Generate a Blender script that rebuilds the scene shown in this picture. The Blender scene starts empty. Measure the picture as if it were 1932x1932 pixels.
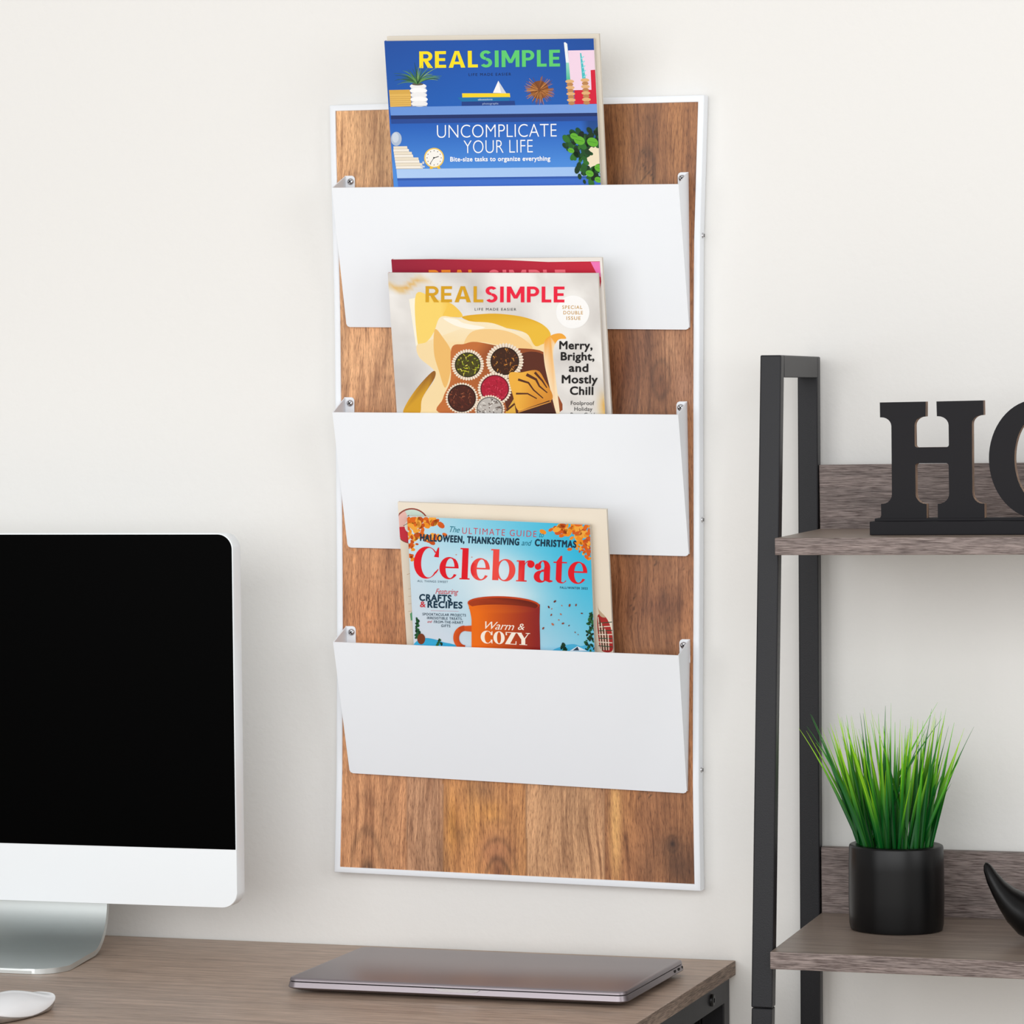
import bpy, bmesh, math, random
import numpy as np
from mathutils import Vector, Matrix

SC = bpy.context.scene
COL = SC.collection
random.seed(7)

# ------------------------------------------------------------------ camera
YAW, ROLL, FPX, DIST = math.radians(17.2), 0.0045, 6300.0, 3.5
fw = Vector((-math.sin(YAW), math.cos(YAW), 0)); rt = Vector((math.cos(YAW), math.sin(YAW), 0)); upv = Vector((0, 0, 1))
r2 = rt * math.cos(ROLL) - upv * math.sin(ROLL)
u2 = rt * math.sin(ROLL) + upv * math.cos(ROLL)
cam_data = bpy.data.cameras.new('camera')
cam_data.sensor_width = 36.0
cam_data.lens = 36.0 * FPX / 1932.0
cam_data.shift_y = -(966.0 - 738.0) / 1932.0
cam_data.clip_start = 0.05
cam = bpy.data.objects.new('camera', cam_data)
COL.objects.link(cam)
cm = Matrix((r2, u2, -fw)).transposed().to_4x4()
cm.translation = -DIST * fw + Vector((0, 0, 1.34))
cam.matrix_world = cm
SC.camera = cam

# ------------------------------------------------------------------ world, lights, exposure
world = bpy.data.worlds.new('studio')
SC.world = world
world.use_nodes = True
bg = world.node_tree.nodes['Background']
bg.inputs[0].default_value = (1.0, 0.975, 0.95, 1)
bg.inputs[1].default_value = 0.56


def area(name, loc, target, size, size_y, power, color):
    d = bpy.data.lights.new(name, 'AREA')
    d.shape = 'RECTANGLE'; d.size = size; d.size_y = size_y; d.energy = power; d.color = color
    o = bpy.data.objects.new(name, d)
    COL.objects.link(o)
    o.location = loc
    o.rotation_euler = (Vector(target) - Vector(loc)).to_track_quat('-Z', 'Y').to_euler()
    return o


area('softbox_left', (-1.45, -3.3, 1.55), (0.0, 0, 1.1), 1.2, 1.7, 18, (0.97, 0.985, 1.0))
area('softbox_right', (2.9, -2.1, 2.0), (0.1, 0, 1.2), 1.4, 1.8, 20, (0.97, 0.985, 1.0))
area('softbox_front', (0.6, -4.2, 2.0), (0.1, 0, 1.1), 3.4, 2.2, 76, (0.97, 0.985, 1.0))

SC.view_settings.view_transform = 'Standard'
SC.view_settings.look = 'None'
SC.view_settings.gamma = 1.0
SC.view_settings.use_curve_mapping = False
SC.view_settings.exposure = -0.07


# ------------------------------------------------------------------ helpers
def lin(c):
    out = []
    for v in c[:3]:
        v = v / 255.0
        out.append(v / 12.92 if v <= 0.04045 else ((v + 0.055) / 1.055) ** 2.4)
    return tuple(out)


def lin4(c):
    return lin(c) + (1.0,)


def mat(name, color, rough=0.5, metal=0.0, spec=0.5, coat=0.0):
    m = bpy.data.materials.new(name)
    m.use_nodes = True
    b = m.node_tree.nodes['Principled BSDF']
    b.inputs['Base Color'].default_value = lin4(color)
    b.inputs['Roughness'].default_value = rough
    b.inputs['Metallic'].default_value = metal
    b.inputs['Specular IOR Level'].default_value = spec
    b.inputs['Coat Weight'].default_value = coat
    return m


class NT:
    """short-hand for building a node graph"""
    def __init__(self, m):
        self.t = m.node_tree; self.b = self.t.nodes['Principled BSDF']

    def n(self, kind, **kw):
        x = self.t.nodes.new(kind)
        for k, v in kw.items():
            setattr(x, k, v)
        return x

    def link(self, a, b):
        self.t.links.new(a, b)

    def coords(self, scale, kind='Object', loc=(0, 0, 0), rot=(0, 0, 0)):
        tc = self.n('ShaderNodeTexCoord'); mp = self.n('ShaderNodeMapping')
        mp.inputs['Scale'].default_value = scale
        mp.inputs['Location'].default_value = loc
        mp.inputs['Rotation'].default_value = rot
        self.link(tc.outputs[kind], mp.inputs[0])
        return mp.outputs[0]

    def noise(self, vec, detail=3, rough=0.55, dist=0.0, scale=1.0):
        x = self.n('ShaderNodeTexNoise')
        x.inputs['Scale'].default_value = scale
        x.inputs['Detail'].default_value = detail
        x.inputs['Roughness'].default_value = rough
        x.inputs['Distortion'].default_value = dist
        self.link(vec, x.inputs['Vector'])
        return x.outputs['Fac']

    def ramp(self, fac, stops):
        x = self.n('ShaderNodeValToRGB')
        e = x.color_ramp.elements
        while len(e) < len(stops):
            e.new(0.5)
        for el, (p, c) in zip(e, stops):
            el.position = p; el.color = c
        self.link(fac, x.inputs[0])
        return x.outputs[0]

    def mix(self, a, b, fac=1.0, mode='MULTIPLY'):
        x = self.n('ShaderNodeMix', data_type='RGBA', blend_type=mode)
        if isinstance(fac, float):
            x.inputs[0].default_value = fac
        else:
            self.link(fac, x.inputs[0])
        for s, i in ((a, 6), (b, 7)):
            if isinstance(s, tuple):
                x.inputs[i].default_value = s
            else:
                self.link(s, x.inputs[i])
        return x.outputs[2]

    def bump(self, h, strength, dist):
        x = self.n('ShaderNodeBump')
        x.inputs['Strength'].default_value = strength
        x.inputs['Distance'].default_value = dist
        self.link(h, x.inputs['Height'])
        self.link(x.outputs[0], self.b.inputs['Normal'])


def g(v):
    return (v, v, v, 1)


def link_obj(name, data, parent=None):
    o = bpy.data.objects.new(name, data)
    COL.objects.link(o)
    if parent:
        o.parent = parent
    return o


def mesh_obj(name, bm, material, parent=None, smooth=False, world_space=True, angle=40):
    """links a bmesh as ONE mesh object; when world_space, its verts are given in the root's parent space"""
    me = bpy.data.meshes.new(name)
    bmesh.ops.recalc_face_normals(bm, faces=bm.faces)
    if smooth:
        for f in bm.faces:
            f.smooth = True
        lim = math.radians(angle)
        for e in bm.edges:
            if len(e.link_faces) == 2 and e.calc_face_angle(0) > lim:
                e.smooth = False
    bm.to_mesh(me); bm.free()
    for m in (material if isinstance(material, (list, tuple)) else [material]):
        me.materials.append(m)
    o = link_obj(name, me, parent)
    if parent and world_space:
        r = parent
        M = Matrix()
        while r:
            M = r.matrix_basis @ M if r is parent else r.matrix_basis @ M
            r = r.parent
        me.transform(M.inverted())
    return o


def root(name, loc, label, cat, group=None, matrix=None):
    o = bpy.data.objects.new(name, None)
    o.empty_display_size = 0.02
    COL.objects.link(o)
    if matrix is not None:
        o.matrix_basis = matrix
    else:
        o.location = loc
        o.matrix_basis = Matrix.Translation(Vector(loc))
    o['label'] = label; o['category'] = cat
    if group:
        o['group'] = group
    return o


def box(bm, x0, x1, y0, y1, z0, z1, bev=0.0, seg=2):
    vs = [bm.verts.new(p) for p in ((x0, y0, z0), (x1, y0, z0), (x1, y1, z0), (x0, y1, z0),
                                    (x0, y0, z1), (x1, y0, z1), (x1, y1, z1), (x0, y1, z1))]
    fs = [bm.faces.new([vs[i] for i in q]) for q in
          ((0, 3, 2, 1), (4, 5, 6, 7), (0, 1, 5, 4), (1, 2, 6, 5), (2, 3, 7, 6), (3, 0, 4, 7))]
    if bev:
        es = list({e for f in fs for e in f.edges})
        bmesh.ops.bevel(bm, geom=es, offset=bev, segments=seg, affect='EDGES', profile=0.5)
    return bm


def loops(bm, rings, closed=True, cap0=True, cap1=True):
    """skins a list of equally long vertex rings"""
    R = [[bm.verts.new(p) for p in r] for r in rings]
    n = len(R[0])
    for a, b in zip(R[:-1], R[1:]):
        for i in range(n if closed else n - 1):
            j = (i + 1) % n
            bm.faces.new((a[i], a[j], b[j], b[i]))
    if cap0:
        bm.faces.new(R[0][::-1])
    if cap1:
        bm.faces.new(R[-1])
    return R


def rrect(w, h, r, n=8):
    """rounded rectangle outline centred on the origin, radius r or (tr, tl, bl, br)"""
    rs = r if isinstance(r, tuple) else (r,) * 4
    pts = []
    for k, (sx, sy) in enumerate(((1, 1), (-1, 1), (-1, -1), (1, -1))):
        rr = max(rs[k], 1e-5)
        cx, cy = sx * (w / 2 - rr), sy * (h / 2 - rr)
        for i in range(n + 1):
            a = math.pi / 2 * (k + i / n)
            pts.append((cx + rr * math.cos(a), cy + rr * math.sin(a)))
    return pts


# ------------------------------------------------------------------ materials
M_white = mat('white_powder_coat', (243, 247, 252), 0.42, spec=0.4)
M_screw = mat('zinc_screw', (205, 205, 208), 0.3, metal=0.9)
M_slot = mat('dark_slot', (18, 18, 20), 0.7)
M_blackmetal = mat('black_powder_metal', (25, 25, 29), 0.42, spec=0.3)
t_ = NT(M_blackmetal); t_.bump(t_.noise(t_.coords((900, 900, 900)), 2), 0.12, 0.001)
M_black = mat('black_satin', (7, 7, 8), 0.33, spec=0.3)
M_signblack = mat('black_painted_wood', (33, 32, 35), 0.6, spec=0.15)
M_mdf = mat('worn_brown_edge', (176, 132, 98), 0.7)
M_glass = mat('black_screen_glass', (1, 1, 1), 0.35, spec=0.02)
M_alu = mat('silver_aluminium', (246, 251, 254), 0.4, metal=0.16, spec=0.5)
M_alustand = mat('satin_aluminium', (216, 221, 220), 0.40, metal=0.9)
M_grey = mat('space_grey_aluminium', (140, 132, 136), 0.33, metal=0.8)
M_greyfront = M_grey
M_mousewhite = mat('white_gloss_plastic', (243, 244, 246), 0.22, spec=0.4)
M_mousealu = mat('mouse_aluminium', (188, 184, 180), 0.35, metal=0.8)
M_soil = mat('dark_moss', (22, 40, 18), 0.9)

# wall paint
M_wall = mat('off_white_wall_paint', (237, 236, 233), 0.85, spec=0.15)
t_ = NT(M_wall)
t_.bump(t_.noise(t_.coords((130, 130, 130)), 3, 0.5), 0.10, 0.004)
M_floor = mat('grey_floor_boards', (150, 138, 126), 0.5)
t_ = NT(M_floor)
t_.link(t_.mix(t_.ramp(t_.noise(t_.coords((1.5, 30, 1)), 4), [(0.3, g(0.7)), (0.7, g(1.1))]), lin4((222, 210, 196))), t_.b.inputs['Base Color'])


def laminate(name, light, dark, along, fine, rough=0.5, amt=0.5, spec=0.35):
    """wood-look laminate, grain running along x or y"""
    m = mat(name, light, rough, spec=spec)
    t = NT(m)
    if along == 'x':
        s1, s2, s3 = (fine / 22, fine, fine), (4, 110, 110), (14, 260, 260)
    else:
        s1, s2, s3 = (fine, fine / 22, fine), (110, 4, 110), (260, 14, 260)
    f1 = t.noise(t.coords(s1), 3, 0.6, 0.3)
    f2 = t.noise(t.coords(s2, loc=(3, 5, 2)), 4, 0.6, 0.6)
    f3 = t.noise(t.coords(s3, loc=(1, 7, 4)), 2, 0.5)
    c = t.mix(lin4(dark), lin4(light), t.ramp(f1, [(0.36, g(0)), (0.60, g(1))]), 'MIX')
    c = t.mix(lin4(light), c, float(amt), 'MIX')
    c = t.mix(c, t.ramp(f2, [(0.30, g(0.72)), (0.50, g(0.98)), (0.72, g(1.07))]))
    c = t.mix(c, t.ramp(f3, [(0.34, g(0.80)), (0.55, g(1.03))]))
    t.link(c, t.b.inputs['Base Color'])
    t.bump(f1, 0.12, 0.0008)
    return m


M_desk = laminate('taupe_oak_laminate', (190, 166, 148), (142, 120, 104), 'x', 800, 0.42, 0.7, 0.4)
M_deskedge = laminate('taupe_oak_edge', (150, 130, 115), (88, 72, 62), 'y', 1100, 0.6, 0.9)
M_shelf = laminate('grey_brown_oak_laminate', (150, 136, 131), (80, 66, 62), 'x', 1300, 0.5, 0.95)
M_shelftop = laminate('grey_brown_oak_top', (150, 134, 122), (112, 98, 90), 'x', 620, 0.38, 0.5, 0.45)

# mango-wood panel: blotches come with the mesh, pores and streaks from noise
M_mango = mat('mango_wood', (170, 115, 70), 0.42, spec=0.4)
t_ = NT(M_mango)
at = t_.n('ShaderNodeAttribute', attribute_name='tone')
wc = t_.n('ShaderNodeAttribute', attribute_name='grain')


def gmap(scale, loc=(0, 0, 0)):
    mp = t_.n('ShaderNodeMapping')
    mp.inputs['Scale'].default_value = scale; mp.inputs['Location'].default_value = loc
    t_.link(wc.outputs['Vector'], mp.inputs[0])
    return mp.outputs[0]


fp = t_.noise(gmap((1350, 0, 120)), 2, 0.6)
fs_ = t_.noise(gmap((330, 0, 13), (4, 0, 2)), 4, 0.6, 0.4)
fb = t_.noise(gmap((58, 0, 6), (1, 0, 9)), 4, 0.6, 1.2)
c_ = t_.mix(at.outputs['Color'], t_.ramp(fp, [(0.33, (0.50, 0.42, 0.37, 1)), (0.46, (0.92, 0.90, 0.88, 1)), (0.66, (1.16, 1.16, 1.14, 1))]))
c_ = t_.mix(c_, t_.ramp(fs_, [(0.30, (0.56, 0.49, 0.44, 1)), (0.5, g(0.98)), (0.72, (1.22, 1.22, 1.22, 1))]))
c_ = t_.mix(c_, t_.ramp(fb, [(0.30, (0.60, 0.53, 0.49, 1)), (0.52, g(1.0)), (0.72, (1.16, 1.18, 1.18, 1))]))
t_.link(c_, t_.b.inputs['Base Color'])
t_.bump(fp, 0.08, 0.0004)

# printed paper: ink colour stored on the faces of the print
M_print = mat('printed_cover', (255, 255, 255), 0.32, spec=0.3)
t_ = NT(M_print)
t_.link(t_.n('ShaderNodeAttribute', attribute_name='ink').outputs['Color'], t_.b.inputs['Base Color'])
M_pages = mat('page_edges', (226, 218, 203), 0.8, spec=0.2)
t_ = NT(M_pages)
t_.link(t_.mix(lin4((232, 225, 212)), t_.ramp(t_.noise(t_.coords((20, 1800, 20)), 2), [(0.35, g(0.72)), (0.6, g(1))])), t_.b.inputs['Base Color'])

# ------------------------------------------------------------------ the room
bm = bmesh.new(); box(bm, -3.2, 3.2, 0.0, 0.1, -0.02, 3.2)
o = mesh_obj('wall_back', bm, M_wall); o['kind'] = 'structure'
bm = bmesh.new(); box(bm, -3.2, 3.2, -4.5, 0.1, -0.06, 0.0)
o = mesh_obj('floor', bm, M_floor); o['kind'] = 'structure'
bm = bmesh.new(); box(bm, -3.2, 3.2, -0.014, 0.0, 0.0, 0.09, 0.003)
o = mesh_obj('baseboard_back', bm, M_white); o['kind'] = 'structure'

# ------------------------------------------------------------------ wall magazine rack
rack = root('magazine_rack', (0, 0, 0.83), 'tall white-framed wooden wall rack with three white metal pockets', 'magazine rack')
zL = np.array([0.8367, 0.868, 0.9354, 1.0814, 1.1656, 1.3341, 1.4183, 1.50, 1.592, 1.6377])
xL = np.array([-0.1878, -0.1867, -0.1849, -0.1836, -0.1835, -0.1843, -0.1847, -0.1863, -0.1884, -0.1890])
zR = np.array([0.8336, 0.845, 0.93, 0.99, 1.1696, 1.334, 1.4142, 1.4902, 1.5988, 1.6355])
xR = np.array([0.1988, 0.1985, 0.1975, 0.1978, 0.1995, 0.1999, 0.2006, 0.2013, 0.2051, 0.2064])
WF = 0.0067
inner, outer = [], []
N = 24
for i in range(N):
    s = i / (N - 1)
    z = zL[0] + s * (zL[-1] - zL[0]); inner.append((float(np.interp(z, zL, xL)), z))
    zo = 0.8308 + s * (1.6441 - 0.8308); outer.append((float(np.interp(z, zL, xL)) - WF, zo))
for i in range(N):
    s = i / (N - 1)
    z = zR[-1] + s * (zR[0] - zR[-1]); inner.append((float(np.interp(z, zR, xR)), z))
    zo = 1.6426 + s * (0.8266 - 1.6426); outer.append((float(np.interp(z, zR, xR)) + WF, zo))
bm = bmesh.new()
YF, YB, CH = -0.0178, -0.0012, 0.0012
rings = []
for (xi, zi), (xo, zo) in zip(inner, outer):
    I = Vector((xi, 0, zi)); O = Vector((xo, 0, zo)); d = (I - O); d.normalize()
    def P(v, y): return (v.x, y, v.z)
    rings.append([P(O, YB), P(O, YF + CH), P(O + d * CH * 0.3, YF + CH * 0.3), P(O + d * CH, YF), P(I - d * 0.0006, YF), P(I, YF + 0.0006), P(I, YB)])
R = [[bm.verts.new(p) for p in r] for r in rings]
for k in range(len(R)):
    a, b = R[k], R[(k + 1) % len(R)]
    for i in range(len(a)):
        j = (i + 1) % len(a)
        bm.faces.new((a[i], a[j], b[j], b[i]))
mesh_obj('frame', bm, M_white, rack, smooth=True, angle=50)

# the wooden back panel, a fine grid that carries the wood's blotches and the flow of its grain
PX0, PX1, PZ0, PZ1 = -0.1935, 0.2090, 0.829, 1.641
GX, GZ = 230, 420
gx, gz = np.meshgrid(np.linspace(0, 1, GX), np.linspace(0, 1, GZ))
gz = (0.8338 - 0.0036 * gx) * (1 - gz) + (1.6406 - 0.0018 * gx) * gz
el, er = np.interp(gz, zL, xL) - 0.003, np.interp(gz, zR, xR) + 0.003      # tucked under the frame's lip
gx = el + (er - el) * gx
rng = np.random.default_rng(3)


def vnoise(x, z, fx, fz, seed, octv=3):
    """value noise, smooth, for blotches in the wood and on printed backgrounds"""
    out = np.zeros_like(x); amp = 1.0; tot = 0
    for o_ in range(octv):
        r_ = np.random.default_rng(seed + o_)
        T = r_.random((64, 64))
        u = x * fx * 2 ** o_; v = z * fz * 2 ** o_
        iu = np.floor(u).astype(int); iv = np.floor(v).astype(int)
        fu = u - iu; fv = v - iv
        fu = fu * fu * (3 - 2 * fu); fv = fv * fv * (3 - 2 * fv)
        a = T[iv % 64, iu % 64]; b = T[iv % 64, (iu + 1) % 64]
        c = T[(iv + 1) % 64, iu % 64]; d = T[(iv + 1) % 64, (iu + 1) % 64]
        out += amp * ((a * (1 - fu) + b * fu) * (1 - fv) + (c * (1 - fu) + d * fu) * fv)
        tot += amp; amp *= 0.5
    return out / tot


def gauss(x, z, cx, cz, sx, sz):
    return np.exp(-(((x - cx) / sx) ** 2 + ((z - cz) / sz) ** 2))


cuts = [-0.1129, -0.0727, 0.0186, 0.103]          # glue lines between the staves
stave = np.zeros_like(gx, dtype=int)
for c in cuts:
    stave += gx > c
# the glued staves: tones
tones = [(186, 130, 87), (180, 130, 92), (184, 126, 76), (194, 142, 98), (162, 108, 68)]
rgb = np.zeros(gx.shape + (3,))
for k, c in enumerate(tones):
    rgb[stave == k] = lin(c)


def blot(cx, cz, sx, sz, col, a):
    w = (gauss(gx, gz, cx, cz, sx, sz) * a)[..., None]
    rgb[:] = rgb * (1 - w) + np.array(lin(col)) * w


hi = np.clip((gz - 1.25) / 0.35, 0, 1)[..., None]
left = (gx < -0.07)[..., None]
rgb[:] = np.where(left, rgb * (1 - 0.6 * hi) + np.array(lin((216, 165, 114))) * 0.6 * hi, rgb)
blot(-0.15, 1.10, 0.05, 0.06, (176, 112, 66), 0.7)
blot(-0.15, 1.37, 0.05, 0.04, (206, 154, 108), 0.6)
# swirl in the third stave (bottom centre)
blot(-0.040, 0.895, 0.012, 0.05, (192, 132, 68), 0.45)
blot(-0.062, 0.885, 0.008, 0.03, (196, 132, 58), 0.6)
blot(-0.030, 0.925, 0.018, 0.016, (120, 85, 60), 0.5)
blot(-0.020, 0.900, 0.014, 0.012, (200, 138, 70), 0.55)
blot(-0.015, 0.858, 0.02, 0.02, (162, 104, 72), 0.6)
blot(-0.012, 0.838, 0.008, 0.012, (112, 62, 38), 0.7)
# dark right-hand stave with its knot
blot(0.115, 0.90, 0.006, 0.06, (228, 172, 104), 0.75)
blot(0.128, 0.93, 0.012, 0.05, (196, 134, 78), 0.5)
blot(0.185, 0.850, 0.022, 0.022, (96, 62, 42), 0.75)
blot(0.172, 0.872, 0.020, 0.012, (110, 74, 52), 0.5)
blot(0.1755, 0.874, 0.0040, 0.0045, (66, 38, 26), 0.95)
blot(0.160, 0.905, 0.02, 0.03, (158, 104, 66), 0.5)
blot(0.150, 0.845, 0.012, 0.02, (126, 84, 56), 0.5)
blot(0.190, 0.915, 0.006, 0.05, (132, 88, 56), 0.5)
# upper right
blot(0.15, 1.60, 0.06, 0.07, (134, 88, 52), 0.65)
blot(0.15, 1.36, 0.06, 0.06, (150, 98, 66), 0.5)
blot(0.15, 1.13, 0.06, 0.06, (150, 98, 64), 0.5)
blot(0.115, 1.615, 0.012, 0.05, (112, 68, 36), 0.6)
blot(0.128, 1.59, 0.012, 0.06, (150, 98, 52), 0.45)
blot(0.155, 1.60, 0.012, 0.05, (120, 76, 44), 0.5)
blot(0.185, 1.60, 0.014, 0.05, (176, 120, 72), 0.5)
blot(0.125, 1.555, 0.014, 0.012, (104, 66, 38), 0.45)
blot(0.150, 1.545, 0.010, 0.018, (206, 152, 98), 0.5)
# right, between the pockets
blot(0.125, 1.36, 0.02, 0.04, (118, 68, 40), 0.65)
blot(0.165, 1.345, 0.010, 0.02, (110, 62, 36), 0.55)
blot(0.150, 1.395, 0.012, 0.02, (126, 80, 56), 0.45)
blot(0.180, 1.385, 0.014, 0.03, (202, 148, 106), 0.55)
blot(0.190, 1.345, 0.010, 0.02, (184, 134, 102), 0.5)
blot(0.130, 1.13, 0.03, 0.05, (146, 92, 58), 0.45)
blot(0.165, 1.118, 0.022, 0.012, (122, 72, 46), 0.6)
blot(0.185, 1.155, 0.012, 0.02, (186, 130, 90), 0.45)
ref = np.array(lin((180, 125, 82)))
rgb[:] = ref * (rgb / ref) ** 1.22 * np.array([0.95, 1.0, 1.08])
vz = vnoise(gx + 1, gz, 26, 5, 11, 4)
rgb *= (0.86 + 0.92 * vz)[..., None]
# curly figure: rings round the arches and the knots
warp = np.zeros_like(gx)


def figure(cx, cz, sx, sz, freq, a, arch=0.0):
    w = gauss(gx, gz, cx, cz, sx, sz)
    dd = np.sqrt(((gx - cx) / sx) ** 2 + ((gz - cz) / sz) ** 2)
    ring = 0.5 + 0.5 * np.sin(dd * freq + 3.6 * vnoise(gx, gz, 34, 14, 5))
    rgb[:] *= (1 - a * w * ring ** 3)[..., None]


figure(-0.157, 0.808, 0.024, 0.085, 15, 0.65)
figure(-0.012, 0.812, 0.024, 0.062, 19, 0.75)
figure(0.1755, 0.874, 0.010, 0.014, 11, 0.5)
figure(-0.055, 0.915, 0.020, 0.07, 9, 0.35)
figure(0.150, 1.565, 0.016, 0.04, 10, 0.45)
figure(0.165, 1.352, 0.014, 0.03, 10, 0.5)
figure(0.168, 1.128, 0.02, 0.035, 7, 0.25)
# spalting: short black threads
for (sx_, sz_, ln, ph) in ((0.150, 1.575, 0.03, 0), (0.146, 1.56, 0.02, 2), (0.157, 1.563, 0.018, 4), (0.142, 0.928, 0.02, 1),
                           (0.150, 0.925, 0.016, 3), (0.135, 1.12, 0.03, 5), (0.158, 1.16, 0.03, 6), (0.19, 1.15, 0.02, 2)):
    xc = sx_ + 0.0022 * np.sin((gz - sz_) * 420 + ph) + 0.0012 * np.sin((gz - sz_) * 950 + ph)
    w = np.exp(-((gx - xc) / 0.0008) ** 2) * np.exp(-((gz - sz_) / (ln / 2)) ** 4) * (vnoise(gx, gz, 150, 190, 9 + int(ph), 1) > 0.42)
    rgb *= (1 - 0.75 * w)[..., None]
for c in cuts:
    rgb *= (1 - 0.35 * np.exp(-((gx - c) / 0.0009) ** 2))[..., None]
for (cx, cz, s) in ((-0.157, 0.85, 0.03), (-0.01, 0.84, 0.025), (0.1755, 0.874, 0.012), (0.165, 1.35, 0.018), (0.15, 1.57, 0.02)):
    warp += 0.35 * s * np.sign(gx - cx) * (1 - np.exp(-np.abs(gx - cx) / s)) * gauss(gx, gz, cx, cz, s * 2.5, s * 2.5)
lean = np.where(stave == 4, 0.10, np.where(stave == 0, -0.05, 0.02)) + 0.12 * (vnoise(gx, gz, 9, 5, 21, 2) - 0.5)
grain_x = gx + warp + lean * (gz - 1.2) * 0.15 + 0.010 * vnoise(gx, gz, 12, 10, 31, 2) + stave * 0.7
me = bpy.data.meshes.new('panel')
verts = np.stack([gx, np.full_like(gx, -0.0166), gz - 0.83], -1).reshape(-1, 3)
idx = np.arange(GX * GZ).reshape(GZ, GX)
faces = np.stack([idx[:-1, :-1], idx[:-1, 1:], idx[1:, 1:], idx[1:, :-1]], -1).reshape(-1, 4)
nb = len(verts)
rim = np.concatenate([idx[0, :-1], idx[:-1, -1], idx[-1, :0:-1], idx[:0:-1, 0]])
back = verts[rim].copy(); back[:, 1] = -0.003
allv = np.vstack([verts, back])
fl = faces.tolist()
nr = len(rim)
for i in range(nr):
    j = (i + 1) % nr
    fl.append([int(rim[j]), int(rim[i]), nb + i, nb + j])
fl.append([nb + i for i in range(nr)][::-1])
me.from_pydata(allv.tolist(), [], fl)
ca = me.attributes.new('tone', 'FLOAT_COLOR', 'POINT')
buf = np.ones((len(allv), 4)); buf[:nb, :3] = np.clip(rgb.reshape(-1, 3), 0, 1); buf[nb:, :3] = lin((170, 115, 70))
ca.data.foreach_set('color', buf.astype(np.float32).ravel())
va = me.attributes.new('grain', 'FLOAT_VECTOR', 'POINT')
gbuf = np.zeros((len(allv), 3)); gbuf[:nb, 0] = grain_x.ravel(); gbuf[:nb, 2] = gz.ravel()
va.data.foreach_set('vector', gbuf.astype(np.float32).ravel())
me.materials.append(M_mango)
panel = link_obj('panel', me, rack)
panel['label'] = 'brown grained wood panel'


def screw_bm(loc, normal, r=0.0036, h=0.0022, slot=True):
    """pan-head cross-slot screw"""
    bm = bmesh.new()
    n = 20
    rings = []
    for rr, hh in ((r, 0), (r, h * 0.35), (r * 0.86, h * 0.75), (r * 0.55, h), (r * 0.2, h * 1.05)):
        rings.append([(rr * math.cos(2 * math.pi * i / n), rr * math.sin(2 * math.pi * i / n), hh) for i in range(n)])
    loops(bm, rings)
    for f in bm.faces:
        f.material_index = 0
    if slot:
        k0 = len(bm.faces)
        before = set(bm.faces)
        for ang in (0.6, 0.6 + math.pi / 2):
            b2 = bmesh.new()
            box(b2, -r * 0.6, r * 0.6, -r * 0.13, r * 0.13, h * 0.9, h * 1.12)
            b2.transform(Matrix.Rotation(ang, 4, 'Z'))
            tmp = bpy.data.meshes.new('t'); b2.to_mesh(tmp); b2.free(); bm.from_mesh(tmp); bpy.data.meshes.remove(tmp)
        for f in bm.faces:
            if f not in before:
                f.material_index = 1
    q = Vector(normal).to_track_quat('Z', 'Y').to_matrix().to_4x4()
    bm.transform(Matrix.Translation(loc) @ q)
    return bm


# pockets: sheet-metal wedges, front plate leaning out, side cheeks, screw tabs
def pocket(bL, bR, fL, fR, oL, oR):
    """back-top corners, front-top corners, bottom corners (left, right)"""
    bm = bmesh.new()
    T = 0.0011
    bL, bR, fL, fR, oL, oR = (Vector(v) for v in (bL, bR, fL, fR, oL, oR))
    n = ((fR - fL).cross(oL - fL)).normalized()
    if n.y > 0:
        n = -n
    inn = -n * T
    # front plate with rounded lower corners and a folded top lip
    r = 0.0035
    ex = (oR - oL).normalized(); ul = (fL - oL).normalized(); ur = (fR - oR).normalized()
    out = [fL, oL + ul * r, oL + ul * r * 0.3 + ex * r * 0.3, oL + ex * r, oR - ex * r, oR + ur * r * 0.3 - ex * r * 0.3, oR + ur * r, fR]
    A = [bm.verts.new(p) for p in out]; B = [bm.verts.new(p + inn) for p in out]
    bm.faces.new(A); bm.faces.new(B[::-1])
    for i in range(len(A)):
        j = (i + 1) % len(A)
        bm.faces.new((A[i], B[i], B[j], A[j]))

    def sheet(pts, off):
        a = [bm.verts.new(p) for p in pts]; b = [bm.verts.new(Vector(p) + off) for p in pts]
        bm.faces.new(a); bm.faces.new(b[::-1])
        for i in range(len(a)):
            j = (i + 1) % len(a)
            bm.faces.new((a[i], b[i], b[j], a[j]))

    for b, f, o_, u, s in ((bL, fL, oL, ul, 1), (bR, fR, oR, ur, -1)):
        ob = Vector((o_.x, b.y, o_.z + 0.002))
        sheet([f + inn * 0.2, b, ob, o_ + u * r + inn * 0.2], Vector((s * T, 0, 0)))
        # screw tab against the panel
        w, h = 0.0112, 0.024
        tb = b + Vector((0, 0.0, 0))
        pts = [tb, tb + Vector((s * (w - 0.003), 0, 0)), tb + Vector((s * (w - 0.001), 0, -0.001)), tb + Vector((s * w, 0, -0.003)),
               tb + Vector((s * w, 0, -h)), tb + Vector((0, 0, -h))]
        sheet(pts, Vector((0, -T, 0)))
    # floor of the pocket
    fl_, fr_ = oL + Vector((0, 0, 0.002)) + inn, oR + Vector((0, 0, 0.002)) + inn
    sheet([fl_, fr_, Vector((fr_.x, bR.y, fr_.z)), Vector((fl_.x, bL.y, fl_.z))], Vector((0, 0, T)))
    p = mesh_obj('pocket', bm, M_white, rack, smooth=True, angle=30)
    for b, s in ((bL, 1), (bR, -1)):
        sl = (b.x + s * 0.0066, b.y - T - 0.0002, b.z - 0.0062)
        sc = mesh_obj('screw', screw_bm(sl, (0, -1, 0)), [M_screw, M_slot], p, smooth=True)
    return p


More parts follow.
